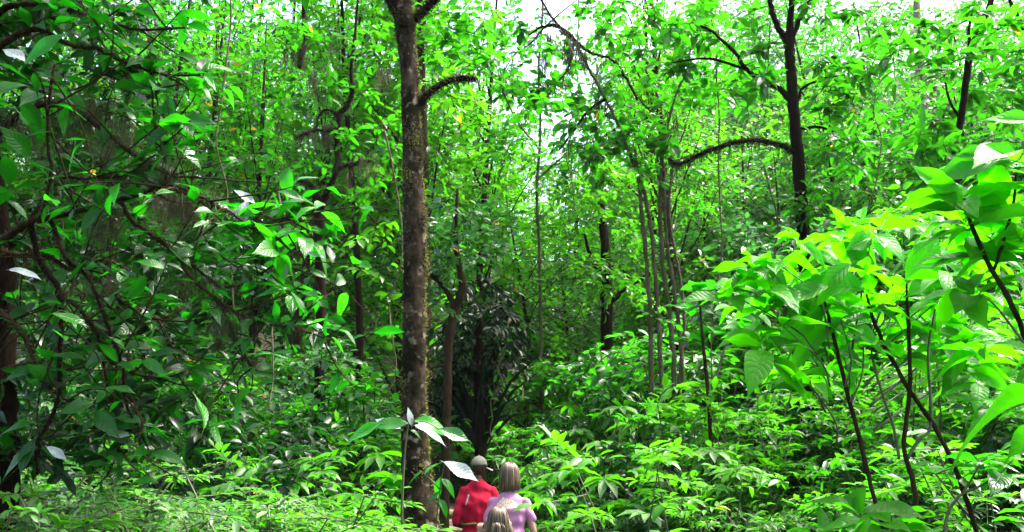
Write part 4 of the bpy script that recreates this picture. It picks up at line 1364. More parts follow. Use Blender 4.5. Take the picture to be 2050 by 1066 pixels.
# yellow-green cord round the waist
nmw = NM()
an = np.linspace(0, 2 * math.pi, 25)
tube(nmw, np.stack([np.cos(an) * .192 * k, np.sin(an) * .14 * k, .632 * Hm + .006 * np.sin(an * 3)], 1), [.0125, .0125], 8, 0, 2)
put('waist_strap', nmw.mesh('waist_strap', [plain('strap', (0.16, 0.13, 0.04), .8)]), man)
# white stripe over the shoulder blade
nmw = NM()
pts = []
for t in np.linspace(0, 1, 7):
    pts.append((-.135 * k - .032 * t, -.136 + .012 * t, (.80 - .07 * t) * Hm))
pts = np.array(pts)
rows = []
for i, p in enumerate(pts):
    w = .016
    rows += [p + [-w, .004, 0], p + [0, -.004, 0], p + [w, 0, 0]]
nmw.add(np.array([rows]), [(3 * a + j, 3 * a + j + 1, 3 * a + j + 4, 3 * a + j + 3) for a in range(6) for j in range(2)])
st = put('stripe', nmw.mesh('stripe', [plain('white_print', (0.4, 0.36, 0.36), .8, .25, 60)]), shirt)
sw_ = st.modifiers.new('s', 'SHRINKWRAP')
sw_.target = shirt
sw_.wrap_method = 'NEAREST_SURFACEPOINT'
sw_.wrap_mode = 'OUTSIDE_SURFACE'
sw_.offset = .004
so = st.modifiers.new('t', 'SOLIDIFY')
so.thickness = .003
so.offset = 1
# cap
CAP = plain('cap_cloth', (0.10, 0.098, 0.072), .9, .2, 30, .004)
capc = Vector((hc[0], hc[1] - .01, hc[2] + .03))
bm = bmesh.new()
bmesh.ops.create_uvsphere(bm, u_segments=24, v_segments=14, radius=1)
dele = [v for v in bm.verts if v.co.z < -.18]
bmesh.ops.delete(bm, geom=dele, context='VERTS')
for v in bm.verts:
    v.co = Vector((v.co.x * .095 * k, v.co.y * .108 * k, v.co.z * .098 * k + .004))
for f in bm.faces:
    f.smooth = True
me = bpy.data.meshes.new('cap')
bm.to_mesh(me)
bm.free()
me.materials.append(CAP)
cap = put('cap', me, man)
cap.location = capc
cap.rotation_euler = (0, 0, -.75)
md = cap.modifiers.new('t', 'SOLIDIFY')
md.thickness = .006
bm = bmesh.new()
rows = []
for i in range(9):
    a = R(18 + 144 * i / 8)
    rows.append([bm.verts.new((math.cos(a) * .094 * r_, math.sin(a) * .106 * r_ + (r_ - 1) * .09, -.012 - (r_ - 1) * .03 - .012 * abs(math.cos(a)) * (r_ - 1) * 4)) for r_ in (0.98, 1.2, 1.42)])
for i in range(8):
    for j in range(2):
        bm.faces.new((rows[i][j], rows[i][j + 1], rows[i + 1][j + 1], rows[i + 1][j])).smooth = True
me = bpy.data.meshes.new('brim')
bm.to_mesh(me)
bm.free()
me.materials.append(plain('brim_cloth', (0.2, 0.19, 0.17), .85))
br = put('brim', me, cap)
md = br.modifiers.new('t', 'SOLIDIFY')
md.thickness = .006
nmw = NM()
add_leaves(nmw, np.zeros((1, 3)), np.array([[1., 0, 0]]), np.array([[0, 0, 1.]]), np.array([.01]), np.array([.01]), [.5])
bm = bmesh.new()
bmesh.ops.create_uvsphere(bm, u_segments=8, v_segments=6, radius=.008)
me = bpy.data.meshes.new('button')
bm.to_mesh(me)
bm.free()
me.materials.append(CAP)
bo = put('button', me, cap)
bo.location = (0, 0, .106 * k)

# ---- woman in lilac
pw = P(1020, 922, 8.15)
woman, gz = person('woman in a lilac T-shirt with shoulder-length fair brown hair, beside the man', (pw[0], 8.15), 1.68)
Hw = float(pw[2]) - gz - .03
k = Hw / 1.75
bm = bmesh.new()
arm_l = ((-.16 * k, 0, .782 * Hw), (-.22 * k, -.03, .625 * Hw), (-.20 * k, .05, .475 * Hw), (0, .15, -1), (1, 0, 0), .4)
arm_r = ((.16 * k, 0, .782 * Hw), (.232 * k, -.03, .625 * Hw), (.222 * k, .05, .475 * Hw), (0, .15, -1), (-1, 0, 0), .4)
body(bm, Hw, .37 * k, .15 * k, .128 * k, .172 * k, (arm_l, arm_r), 0)
hc = (0, .02, Hw - .125)
head(bm, hc, .98 * k, .1)
remeshed('body', bm, .0095, SKIN_L, 3, woman)
bm = bmesh.new()
hull_into(bm, blob((0, 0, .83 * Hw), (.085 * k, .065 * k, .02 * k)), blob((0, 0, .785 * Hw), (.17 * k, .074 * k, .04 * k)), blob((0, -.01, .74 * Hw), (.168 * k, .118 * k, .08 * k)))
hull_into(bm, blob((0, -.01, .74 * Hw), (.168 * k, .118 * k, .08 * k)), blob((0, 0, .65 * Hw), (.148 * k, .108 * k, .05 * k)))
hull_into(bm, blob((0, 0, .65 * Hw), (.148 * k, .108 * k, .05 * k)), blob((0, -.01, .575 * Hw), (.182 * k, .135 * k, .02 * k)))
for sx in (-1, 1):
    capsule(bm, (sx * .152 * k, 0, .782 * Hw), (sx * .214 * k, -.018, .69 * Hw), .054 * k, .050 * k)
LIL = plain('lilac_cotton', (0.42, 0.18, 0.33), .9, .14, 8, .008, spec=.2)
shirt = remeshed('shirt', bm, .008, LIL, 9, woman, wrinkle(.006, 62, 4))
# faded slanting print across the back
m_, nt, out = nodes_of('faded_print')
tc = nt.nodes.new('ShaderNodeTexCoord')
nz = nt.nodes.new('ShaderNodeTexNoise')
nz.inputs['Scale'].default_value = 90
nt.links.new(tc.outputs['Object'], nz.inputs['Vector'])
rp = ramp(nt, [(.30, (0.42, 0.18, 0.30)), (.42, (0.55, 0.28, 0.16)), (.52, (0.62, 0.40, 0.28)), (.60, (0.7, 0.66, 0.6))])
nt.links.new(nz.outputs['Fac'], rp.inputs[0])
bs = nt.nodes.new('ShaderNodeBsdfPrincipled')
nt.links.new(rp.outputs[0], bs.inputs['Base Color'])
bs.inputs['Roughness'].default_value = .85
nt.links.new(bs.outputs[0], out.inputs[0])
bm = bmesh.new()
g = []
for i in range(13):
    t = i / 12
    x = -.12 + .215 * t
    lo_ = .745 * Hw + .02 * t
    hi_ = lo_ + .11 * (1 - t) ** .6 * min(1, 2.5 * t + .3) + .014
    g.append([bm.verts.new((x * k, -.2, lo_ + (hi_ - lo_) * j / 4)) for j in range(5)])
for i in range(12):
    for j in range(4):
        bm.faces.new((g[i][j], g[i + 1][j], g[i + 1][j + 1], g[i][j + 1])).smooth = True
me = bpy.data.meshes.new('back_print')
bm.to_mesh(me)
bm.free()
me.materials.append(m_)
pr = put('back_print', me, shirt)
md = pr.modifiers.new('s', 'SHRINKWRAP')
md.target = shirt
md.wrap_method = 'PROJECT'
md.use_project_y = True
md.use_positive_direction = True
md.offset = .003
bm = bmesh.new()
for sx in (-1, 1):
    hull_into(bm, blob((sx * .078 * k, -.008, .53 * Hw), (.108 * k, .132 * k, .07 * k)), blob((sx * .09 * k, .01, .28 * Hw), (.075 * k, .08 * k, .03 * k)))
    hull_into(bm, blob((sx * .09 * k, .01, .28 * Hw), (.075 * k, .08 * k, .03 * k)), blob((sx * .095 * k, -.02, .05 * Hw), (.06 * k, .065 * k, .02 * k)))
remeshed('trousers', bm, .01, plain('pale_denim', (0.15, 0.19, 0.30), .85, .25, 40), 3, woman)


def hair_mat(name, a, b, c):
    m, nt, out = nodes_of(name)
    L = nt.links.new
    at = nt.nodes.new('ShaderNodeAttribute')
    at.attribute_name = 'tint'
    rp = ramp(nt, [(0, a), (.55, b), (.95, c)])
    L(at.outputs['Fac'], rp.inputs[0])
    bs = nt.nodes.new('ShaderNodeBsdfPrincipled')
    L(rp.outputs[0], bs.inputs['Base Color'])
    bs.inputs['Roughness'].default_value = .42
    L(bs.outputs[0], out.inputs[0])
    return m


def hair(parent, hc, k, length, mat, n=900, flare=1.0, face_yaw=0.1, pinch=None, rx=.088, ry=.104, face=-.2):
    """locks that start at the crown and fall over the skull"""
    nm = NM()
    cx_, cy_, cz_ = hc
    for i in range(n):
        az = rng.uniform(0, 2 * math.pi)
        lowlimit = length * rng.uniform(.72, 1.12)
        fx, fy = math.cos(az), math.sin(az)
        if fy > .45:                      # leave the face open: a short fringe
            lowlimit = min(lowlimit, .02 * k)
        path = []
        shell = rng.uniform(.93, 1.09)
        wav = rng.uniform(0, 6)
        for t in np.linspace(0.05, 1, 9):
            el = math.pi / 2 * (1 - min(1, t / .5))
            if t <= .5:
                x = fx * math.cos(el) * rx * shell
                y = fy * math.cos(el) * ry * shell
                z = math.sin(el) * .100 * shell + .03
            else:
                f = (t - .5) / .5
                z = .03 - f * (lowlimit + .03)
                sp = 1 + .10 * flare * math.sin(f * 2.2)
                x = fx * rx * shell * sp
                y = fy * ry * shell * sp
                if pinch:
                    pz = pinch
                    g_ = max(0, min(1, (f - .1) / .5))
                    if fy < .3:
                        x = x * (1 - .8 * g_)
                        y = y * (1 - g_) + (-.105) * g_
                y += .012 * f
            path.append((cx_ + x * k + .003 * math.sin(wav + 5 * t), cy_ - .008 + y * k, cz_ + z * k))
        tube(nm, path, [.0045, .0055, .005, .0045, .002], 4, 0, 1, 0, 0, rng.random())
    return put('hair', nm.mesh('hair', [mat]), parent, 'stuff')


hair(woman, hc, .98 * k, .125, hair_mat('hair_fair_brown', (0.03, 0.019, 0.010), (0.085, 0.054, 0.029), (0.22, 0.15, 0.085)), 900)
nmw = NM()
an = np.linspace(0, 2 * math.pi, 17)
wz = Vector(arm_r[2]) + (Vector(arm_r[1]) - Vector(arm_r[2])) * .12
tube(nmw, np.stack([wz.x + np.cos(an) * .031, wz.y + np.sin(an) * .031, np.full(17, wz.z)], 1), [.008, .008], 6, 0, 1)
put('watch', nmw.mesh('watch', [plain('watch_metal', (0.6, 0.55, 0.5), .3)]), woman)

# ---- child
pc = P(998, 1013, 7.7)
child, gz = person('small child with fair tied-back hair and one raised hand, in front of the woman', (pc[0], 7.7), 1.2)
Hc = float(pc[2]) - gz - .03
k = Hc / 1.75
bm = bmesh.new()
hs = .93
arm_l = ((-.165 * k, .0, .77 * Hc), (-.30 * k, .05, .66 * Hc), (-.235 * k, .02, .83 * Hc), (.1, .05, 1), (0, .3, -1), .9)
arm_r = ((.165 * k, .0, .77 * Hc), (.22 * k, -.01, .61 * Hc), (.20 * k, .05, .47 * Hc), (0, .1, -1), (-1, 0, 0), .4)
body(bm, Hc * .985, .36 * k, .15 * k, .14 * k, .15 * k, (arm_l, arm_r), 0)
hc = (0, .01, Hc - .115)
head(bm, hc, hs, 0)
remeshed('body', bm, .0068, SKIN_L, 3, child)
bm = bmesh.new()
hull_into(bm, blob((0, 0, .77 * Hc), (.15 * k, .08 * k, .05 * k)), blob((0, 0, .68 * Hc), (.165 * k, .13 * k, .08 * k)))
hull_into(bm, blob((0, 0, .68 * Hc), (.165 * k, .13 * k, .08 * k)), blob((0, 0, .52 * Hc), (.20 * k, .16 * k, .03 * k)))
capsule(bm, (-.15 * k, 0, .765 * Hc), (-.245 * k, .03, .70 * Hc), .07 * k, .07 * k)
capsule(bm, (.15 * k, 0, .765 * Hc), (.20 * k, 0, .68 * Hc), .07 * k, .07 * k)
remeshed('shirt', bm, .008, plain('blue_white_cotton', (0.22, 0.30, 0.42), .85, .35, 25), 4, child)
bm = bmesh.new()
for sx in (-1, 1):
    hull_into(bm, blob((sx * .08 * k, 0, .51 * Hc), (.11 * k, .125 * k, .06 * k)), blob((sx * .095 * k, .01, .26 * Hc), (.09 * k, .09 * k, .03 * k)))
remeshed('shorts', bm, .009, plain('pale_shorts', (0.5, 0.45, 0.42), .85, .2, 20), 3, child)
HM = hair_mat('hair_child', (0.016, 0.011, 0.006), (0.045, 0.030, 0.017), (0.17, 0.12, 0.07))
hair(child, hc, hs, .12, HM, 650, pinch=.0)
nmw = NM()
for i in range(160):
    j = rng.normal(0, .012, 3)
    p0 = np.array([hc[0], hc[1] - .105, hc[2] - .02]) + j * .5
    tube(nmw, [p0, p0 + [j[0], -.03, .0], p0 + [j[0] * 1.6, -.045, -.06], p0 + [j[0] * 1.8, -.035 + j[1], -.14], p0 + [j[0] * 1.2, -.03, -.19]], [.004, .005, .005, .004, .002], 4, 0, 2, 0, 0, rng.random())
put('ponytail', nmw.mesh('ponytail', [HM]), child, 'stuff')
for sx in (-1, 1):
    nmw = NM()
    for i in range(60):
        j = rng.normal(0, .008, 3)
        p0 = np.array([hc[0] + sx * .085, hc[1] + .0, hc[2] + .0]) + j
        tube(nmw, [p0, p0 + [sx * .012, -.01, -.05], p0 + [sx * (.02 + j[0]), -.02, -.12], p0 + [sx * .012, -.03, -.19]], [.004, .0045, .004, .002], 4, 0, 2, 0, 0, .7 + .3 * rng.random())
    put('side_lock', nmw.mesh('side_lock', [HM]), child, 'stuff')

# ================================================================== undergrowth plants: prototypes, then copies
def proto_layered(h, nst, leaf, asp, mat, seedspread=.35, sp_len=.42, K=8, nsp=7, T=LEAF8):
    """upright stems with flat sprays of paired leaves in layers"""
    st, fo = NM(), NM()
    for s in range(nst):
        bx, by = rng.normal(0, .12, 2)
        tx, ty = rng.normal(0, seedspread, 2)
        hh = h * rng.uniform(.6, 1.05)
        ln, r = tube(st, [(bx, by, -.15), (bx + tx * .3, by + ty * .3, hh * .5), (bx + tx, by + ty, hh)], [.011, .009, .004], 5, 0, 4, .05, .2)
        m = max(3, int(nsp * hh / h))
        fz = rng.uniform(.35, 1, m)
        idx = (fz * (len(ln) - 1)).astype(int)
        O = ln[idx]
        D = rdir(m, .12, .06)
        sprays(fo, O, D, sp_len * rng.uniform(.6, 1.15, m), K, leaf, asp, rng.uniform(.2, .85, m), 0, 1, .18, T, .22, .004, .12)
        O2 = np.repeat(ln[-1:], 3, 0)
        sprays(fo, O2, rdir(3, .2, .2), sp_len * rng.uniform(.5, .8, 3), K, leaf, asp, rng.uniform(.4, .9, 3), 0, 1, .2, T, .25, .004, .12)
    return [('stem', st.mesh('stem', [M['green_stem']]), 'stuff'), ('foliage', fo.mesh('foliage', [M[mat], M['green_stem']]), 'stuff')]


def proto_fern(h, nfr, flen, lf, mat):
    """stalk with arching pinnate fronds"""
    st, fo = NM(), NM()
    ln, r = tube(st, [(0, 0, -.15), (.02, .01, h * .5), (.03, -.02, h)], [.007, .006, .004], 6, 0, 4, .05)
    for i in range(nfr):
        a = i * 2.4 + rng.normal(0, .3)
        o = ln[-1] - np.array([0, 0, rng.uniform(0, .35) * h])
        L = flen * rng.uniform(.7, 1.1)
        ts = np.linspace(0, 1, 14)
        el = rng.uniform(.15, .6)
        rach = np.stack([o[0] + math.cos(a) * L * ts, o[1] + math.sin(a) * L * ts, o[2] + L * (el * ts - .62 * ts ** 2)], 1)
        for q_ in range(0, 12, 4):
            add_sticks(fo, rach[q_:q_ + 1], rach[min(13, q_ + 4):min(13, q_ + 4) + 1], .004, .003, 1)
        side = np.array([-math.sin(a), math.cos(a), 0])
        fw = np.array([math.cos(a), math.sin(a), 0])
        for sg in (-1, 1):
            pos = rach[2:]
            n = len(pos)
            ll = lf * np.sin(np.linspace(.5, 2.9, n)) * rng.uniform(.85, 1.15, n)
            D = side * sg + fw * .35 + rng.normal(0, .12, (n, 3)) + np.array([0, 0, -.15])
            add_leaves(fo, pos, D, np.array([0, 0, 1.0]) + rng.normal(0, .18, (n, 3)), ll, ll * .36, np.clip(rng.normal(.5, .2, n), 0, .95), 0, LEAF8)
    return [('stem', st.mesh('stem', [M['green_stem']]), None), ('fronds', fo.mesh('fronds', [M[mat], M['green_stem']]), 'stuff')]


def proto_palmate(h, nl, lf, mat):
    """thin stems topped by umbrella-like leaves of long leaflets"""
    st, fo = NM(), NM()
    for s in range(nl):
        tx, ty = rng.normal(0, .32, 2)
        hh = h * rng.uniform(.55, 1.05)
        ln, r = tube(st, [(0, 0, -.15), (tx * .2, ty * .2, hh * .55), (tx, ty, hh)], [.009, .007, .004], 5, 0, 4, .04)
        c = ln[-1]
        n = 9
        az = np.arange(n) / n * 2 * math.pi + rng.uniform(0, 6)
        tilt = rng.normal(0, .18, 2)
        D = np.stack([np.cos(az), np.sin(az), -.22 + tilt[0] * np.cos(az) + tilt[1] * np.sin(az)], 1)
        ll = lf * rng.uniform(.8, 1.15, n)
        add_leaves(fo, np.repeat(c[None], n, 0), D, np.array([0, 0, 1.0]) + rng.normal(0, .12, (n, 3)), ll, ll * .36, np.clip(rng.normal(.6, .15, n), 0, .95), 0, LEAF8)
    return [('stem', st.mesh('stem', [M['green_stem']]), 'stuff'), ('foliage', fo.mesh('foliage', [M[mat], M['green_stem']]), 'stuff')]


def proto_bush(h, w, nc_, leaf, asp, mat, nsp=8, K=7):
    st, fo = NM(), NM()
    C = rng.normal(0, 1, (nc_, 3))
    C = nrm(C) * (rng.random((nc_, 1)) ** .5)
    C = C * [w, w, h * .45] + [0, 0, h * .58]
    for c in C[: max(4, nc_ // 2)]:
        tube(st, [(c[0] * .1, c[1] * .1, -.15), (c[0] * .5, c[1] * .5, c[2] * .55), tuple(c)], [.014, .010, .004], 5, 0, 3, .05, .2)
    crown(fo, C, np.full(nc_, .33 * (h * w) ** .33), nsp, K, leaf, asp, 0, 1)
    return [('stem', st.mesh('stem', [M['twig']]), 'stuff'), ('foliage', fo.mesh('foliage', [M[mat], M['twig']]), 'stuff')]


PR = {
    'fern': [proto_fern(1.0, 11, .75, .11, 'pale'), proto_fern(.8, 9, .65, .10, 'pale'), proto_fern(1.15, 12, .8, .12, 'grey')],
    'layer': [proto_layered(1.5, 4, .13, .42, 'bright'), proto_layered(1.2, 5, .12, .42, 'bright'), proto_layered(1.7, 4, .15, .45, 'bright')],
    'layer_mid': [proto_layered(1.4, 4, .13, .42, 'mid'), proto_layered(1.6, 4, .15, .4, 'mid'), proto_layered(1.1, 5, .12, .45, 'pale')],
    'fine': [proto_layered(1.05, 7, .052, .42, 'pale', .3, .36, 13, 10), proto_layered(.95, 7, .048, .45, 'grey', .3, .34, 13, 10), proto_layered(1.1, 6, .07, .42, 'bright', .3, .36, 10, 9), proto_layered(1.0, 7, .045, .4, 'pale', .35, .4, 14, 9)],
    'palmate': [proto_palmate(1.5, 6, .30, 'bright'), proto_palmate(1.3, 5, .34, 'bright'), proto_palmate(1.7, 7, .28, 'pale')],
    'dark': [proto_bush(1.5, .7, 16, .12, .5, 'dark'), proto_bush(1.9, .8, 20, .13, .48, 'dark'), proto_bush(1.2, .7, 14, .11, .5, 'mid')],
    'bush': [proto_bush(2.2, .9, 22, .14, .5, 'mid'), proto_bush(2.6, 1.0, 26, .15, .5, 'bright'), proto_bush(1.9, .9, 20, .13, .5, 'bright'), proto_bush(2.4, .9, 22, .12, .5, 'grey')],
}
NAMES = {'fern': ('fern', 'fern'), 'layer': ('layered_shrub', 'shrub'), 'layer_mid': ('layered_shrub', 'shrub'), 'fine': ('small_leaf_plant', 'plant'), 'palmate': ('umbrella_plant', 'plant'), 'dark': ('dark_bush', 'bush'), 'bush': ('leafy_bush', 'bush')}


def plant(kind, x, y, scale, label, group, variant=None):
    nme, cat = NAMES[kind]
    z = float(ground(x, y))
    o = root(nme, (x, y, z), label, cat, group)
    o.rotation_euler = (random.gauss(0, .06), random.gauss(0, .06), random.uniform(0, 6.28))
    o.scale = (scale,) * 3
    v = PR[kind][random.randrange(len(PR[kind])) if variant is None else variant]
    for nm_, me, kd in v:
        put(nm_, me, o, kd)
    return o


def zone(kind, n, px0, px1, y0, y1, s0, s1, label, group, clear=.75):
    k = 0
    tries = 0
    while k < n and tries < n * 20:
        tries += 1
        y = math.sqrt(random.uniform(y0 * y0, y1 * y1))
        px = random.uniform(px0, px1)
        x = (px - 1025) / FPX * y * 1.0
        if abs(x - float(np.interp(y, PATHY, PATHX))) < (max(clear, 1.15) if y < 9.2 else clear):
            continue
        if y < 9.2 and 885 - 1300 / y < px < 1072 + 1400 / y:
            continue
        if (y < 9.2 and 850 < px < 1120) or (y < 15 and 850 < px < 945) or (y < 11.5 and 850 < px < 1060):
            continue
        plant(kind, x, y, random.uniform(s0, s1), label, group)
        k += 1


random.seed(21)
zone('fine', 64, -150, 640, 3.8, 7.5, .95, 1.4, 'low feathery small-leaved plant in the undergrowth at bottom left', 'feathery undergrowth at bottom left')
zone('fern', 20, -150, 700, 5.6, 9, 1.0, 1.35, 'pale fern with arching fronds in the undergrowth at bottom left', 'ferns at bottom left')
zone('layer', 22, 380, 790, 7, 12, .7, 1.05, 'bright layered shrub between the dark boughs and the tall trunk', 'layered shrubs left of the trunk')
zone('palmate', 8, 350, 780, 7, 12, .75, 1.1, 'umbrella-leaved plant between the dark boughs and the tall trunk', 'umbrella plants left of the trunk')
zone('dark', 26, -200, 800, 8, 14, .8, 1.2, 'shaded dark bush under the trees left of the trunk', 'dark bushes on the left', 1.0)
zone('bush', 22, -250, 800, 11, 20, .9, 1.4, 'leafy green bush deep in the shade behind the boughs', 'bushes behind the boughs', 1.2)
zone('layer', 44, 1090, 2050, 5.5, 12, .7, 1.15, 'bright layered shrub on the bank right of the walkers', 'layered shrubs on the bank')
zone('layer_mid', 34, 1090, 2100, 5.5, 14, .7, 1.05, 'mid-green layered shrub on the bank right of the walkers', 'mid-green shrubs on the bank')
zone('fern', 22, 1100, 2050, 5.6, 11, .6, .9, 'fern with arching fronds on the bank right of the walkers', 'ferns on the bank')
zone('palmate', 20, 1080, 2050, 7, 15, .8, 1.15, 'umbrella-leaved bright plant on the bank right of the walkers', 'umbrella plants on the bank')
zone('fine', 30, 1100, 2100, 3.4, 8, .6, .9, 'low small-leaved plant on the bank at bottom right', 'small-leaved plants on the bank')
zone('dark', 30, 1080, 2150, 6, 14, .7, 1.0, 'shaded dark bush among the bright shrubs on the bank', 'dark bushes on the bank', 1.0)
zone('bush', 40, 1000, 2200, 12, 24, .9, 1.5, 'leafy bush on the rising slope behind the bank', 'bushes on the slope', 1.3)
zone('layer_mid', 26, 2100, 2700, 3.4, 9, .7, 1.05, 'mid-green layered shrub past the right edge of the bare stems', 'shrubs past the right edge')
zone('layer', 12, 860, 1120, 10, 16, .5, .8, 'bright layered shrub beside the path beyond the walkers', 'shrubs beyond the walkers', .85)
zone('palmate', 8, 860, 1180, 11, 17, .6, .9, 'umbrella-leaved plant beside the path beyond the walkers', 'umbrella plants beyond the walkers', .9)
zone('fine', 14, 830, 1120, 8.8, 14, .5, .75, 'low small-leaved plant edging the path beyond the walkers', 'small plants along the path', .8)
zone('bush', 12, 820, 1150, 16, 26, .9, 1.3, 'leafy bush closing the view at the end of the path', 'bushes at the end of the path', 1.0)

# ================================================================== forest behind
def forest_tree(x, y, H, Rc, mat, leaf, label, group, name='forest_tree', m=34, nsp=7, K=6, T=LEAF8, bark='bark_brown', asp=.5, low=.28, rad=None):
    z = float(ground(x, y))
    ro = root(name, (x, y, z), label, 'tree', group)
    nt_, nc = NM(), NM()
    lx, ly = rng.normal(0, .05 * H, 2)
    r0 = .005 * H + .03
    ln, r = tube(nt_, [(x, y, z - .3), (x + lx * .2, y + ly * .2, z + H * .3), (x + lx * .6, y + ly * .6, z + H * .65), (x + lx, y + ly, z + H * .95)], [r0, r0 * .85, r0 * .55, r0 * .15], 7, 0, 4, .04, .1)
    u = rng.normal(0, 1, (m, 3))
    u = nrm(u) * rng.random((m, 1)) ** .45
    zc = (low + 1.0) / 2
    C = u * [Rc, Rc, H * (1 - low) / 2] + [x + lx * .7, y + ly * .7, z + H * zc]
    for c in C[::4]:
        f = np.clip((c[2] - z) / H * .8, .1, .95)
        p0 = ln[int(f * (len(ln) - 1))]
        tube(nt_, [p0, (p0 + c) / 2 + [0, 0, .05 * H * rng.normal(0, .5)], c], [r0 * .28, r0 * .18, r0 * .05], 4, 0, 3, 0, .1)
    part('trunk', nt_, [M[bark]], ro)
    crown(nc, C, np.full(m, rad or (.30 * Rc + .25)), nsp, K, leaf, asp, 0, 1, T)
    part('crown', nc, [M[mat], M['twig']], ro, 'stuff')


def xat(px, y):
    return (px - 1025) / FPX * y


random.seed(3)
FT = []
# second rank: 15 to 24 m
for i in range(44):
    px = -220 + 2550 * (i + random.uniform(.1, .9)) / 44
    y = random.uniform(15, 24)
    gap = 950 < px < 1270
    if gap:
        H = random.uniform(4.5, 6.5)
        y = random.uniform(19, 25)
    elif px > 1380:
        H = random.uniform(5.5, 8.5)
    else:
        H = random.uniform(11, 16)
    side = 'l' if px < 830 else ('c' if px < 1380 else 'r')
    lab = {'l': 'tall leafy tree in the green wall left of the tall trunk', 'c': 'small leafy tree behind the palm under the sky gap', 'r': 'young leafy tree on the bank behind the black-barked tree'}[side]
    grp = {'l': 'trees of the green wall on the left', 'c': 'small trees under the sky gap', 'r': 'young trees on the bank'}[side]
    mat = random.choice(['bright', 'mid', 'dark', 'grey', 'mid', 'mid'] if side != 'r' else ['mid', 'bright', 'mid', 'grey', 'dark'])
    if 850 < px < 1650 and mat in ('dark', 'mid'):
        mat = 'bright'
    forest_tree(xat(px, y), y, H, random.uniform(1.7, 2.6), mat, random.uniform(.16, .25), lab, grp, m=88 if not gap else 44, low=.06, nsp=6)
# third rank
for i in range(44):
    px = -260 + 2600 * (i + random.uniform(.1, .9)) / 44
    y = random.uniform(27, 42)
    gap = 940 < px < 1270
    H = random.uniform(8.5, 11) if gap else (random.uniform(17, 23) if px < 900 else random.uniform(12, 17))
    side = 'l' if px < 900 else ('c' if px < 1300 else 'r')
    lab = {'l': 'bright background tree far behind the boughs on the left', 'c': 'low background tree beneath the open sky gap', 'r': 'hazy background tree on the slope at upper right'}[side]
    grp = {'l': 'far trees on the left', 'c': 'far trees under the sky gap', 'r': 'far trees on the slope'}[side]
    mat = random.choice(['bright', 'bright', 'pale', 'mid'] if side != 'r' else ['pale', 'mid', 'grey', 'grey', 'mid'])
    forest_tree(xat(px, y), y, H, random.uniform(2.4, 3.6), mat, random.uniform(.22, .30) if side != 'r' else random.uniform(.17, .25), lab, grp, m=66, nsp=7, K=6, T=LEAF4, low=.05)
# far wooded slope reads as one mass
nf, nk = NM(), NM()
far = []
for i in range(95):
    px = random.uniform(-300, 2350)
    y = random.uniform(46, 95)
    if 960 < px < 1250:
        continue
    x = xat(px, y)
    z = float(ground(x, y))
    H = random.uniform(8, 16)
    for j in range(12):
        far.append((x + random.gauss(0, 1.6), y + random.gauss(0, 1.6), z + H * random.uniform(.2, 1)))
far = np.array(far)
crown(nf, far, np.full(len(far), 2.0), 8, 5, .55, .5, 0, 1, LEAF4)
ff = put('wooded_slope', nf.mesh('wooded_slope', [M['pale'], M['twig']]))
tag(ff, 'hazy pale green wooded slope far behind the trees', 'forest', kind='stuff')
# fallen leaves on the floor
nl = NM()
n = 9000
yy = rng.uniform(2, 24, n)
xx = rng.uniform(-1, 1, n) * (1.2 + .5 * yy)
A = np.stack([xx, yy, ground(xx, yy) + .022], 1)
add_leaves(nl, A, rdir(n, .15, .02), np.array([0, 0, 1.0]) + rng.normal(0, .25, (n, 3)), rng.uniform(.06, .13, n), rng.uniform(.03, .06, n), rng.uniform(0, .95, n), 0, LEAF4)
M['litter'] = leaf_mat('dead_leaf', (0.05, 0.03, 0.015), (0.16, 0.10, 0.05), (0.1, 0.06, 0.02), .15, rough=.6, yellow=False)
fl = put('fallen_leaves', nl.mesh('fallen_leaves', [M['litter']]))
tag(fl, 'brown fallen leaves scattered over the forest floor', 'fallen leaves', kind='stuff')

# ================================================================== hanging vines
random.seed(9)
for (px, y0, y1, d, lab) in ((455, -60, 640, 9.5, 'thin bare vine hanging behind the glint-painted glossy leaves'), (1150, -40, 420, 14, 'thin vine hanging under the sky gap'), (1438, 60, 760, 11, 'thin pale vine hanging right of the mossy stems'),
                             (1545, 330, 800, 9.5, 'thin vine hanging left of the black-barked trunk'), (785, 240, 820, 10, 'thin vine hanging close beside the tall mossy trunk'), (1000, 640, 900, 11.5, 'thin upright vine stem right of the dark palm'), (1030, 660, 940, 12.5, 'second upright vine stem right of the dark palm, nearer the shrubs'),
                             (560, 330, 820, 9, 'thin vine hanging left of the dark forked trunk'), (1745, 40, 420, 13, 'thin vine hanging between the black-barked tree and the leaning trunk')):
    pts = []
    n = 9
    for i in range(n):
        t = i / (n - 1)
        pts.append(P(px + random.gauss(0, 7) + 14 * math.sin(t * 5 + px), y0 + (y1 - y0) * t, d + random.gauss(0, .05)))
    nm = NM()
    tube(nm, pts, [.011, .012, .010, .011, .008], 6, 0, 4, .1, .2)
    g = pts[-1]
    vo = root('vine', (g[0], g[1], g[2]), lab, 'vine', 'hanging vines')
    part('stem', nm, [M['bark_moss']], vo)
    nl = NM()
    k = 26
    A = np.array([pts[random.randrange(n - 1)] * 1.0 for _ in range(k)])
    B = np.array([pts[random.randrange(1, n)] for _ in range(k)])
    A = A + (B - A) * rng.random((k, 1)) * .15 + rng.normal(0, .02, (k, 3))
    add_leaves(nl, A, rdir(k, .6, -.2), np.array([0, 0, 1.0]) + rng.normal(0, .5, (k, 3)), rng.uniform(.07, .12, k), rng.uniform(.03, .06, k), rng.uniform(0, .9, k), 0, LEAF8)
    part('leaves', nl, [M['mid']], vo, 'stuff')

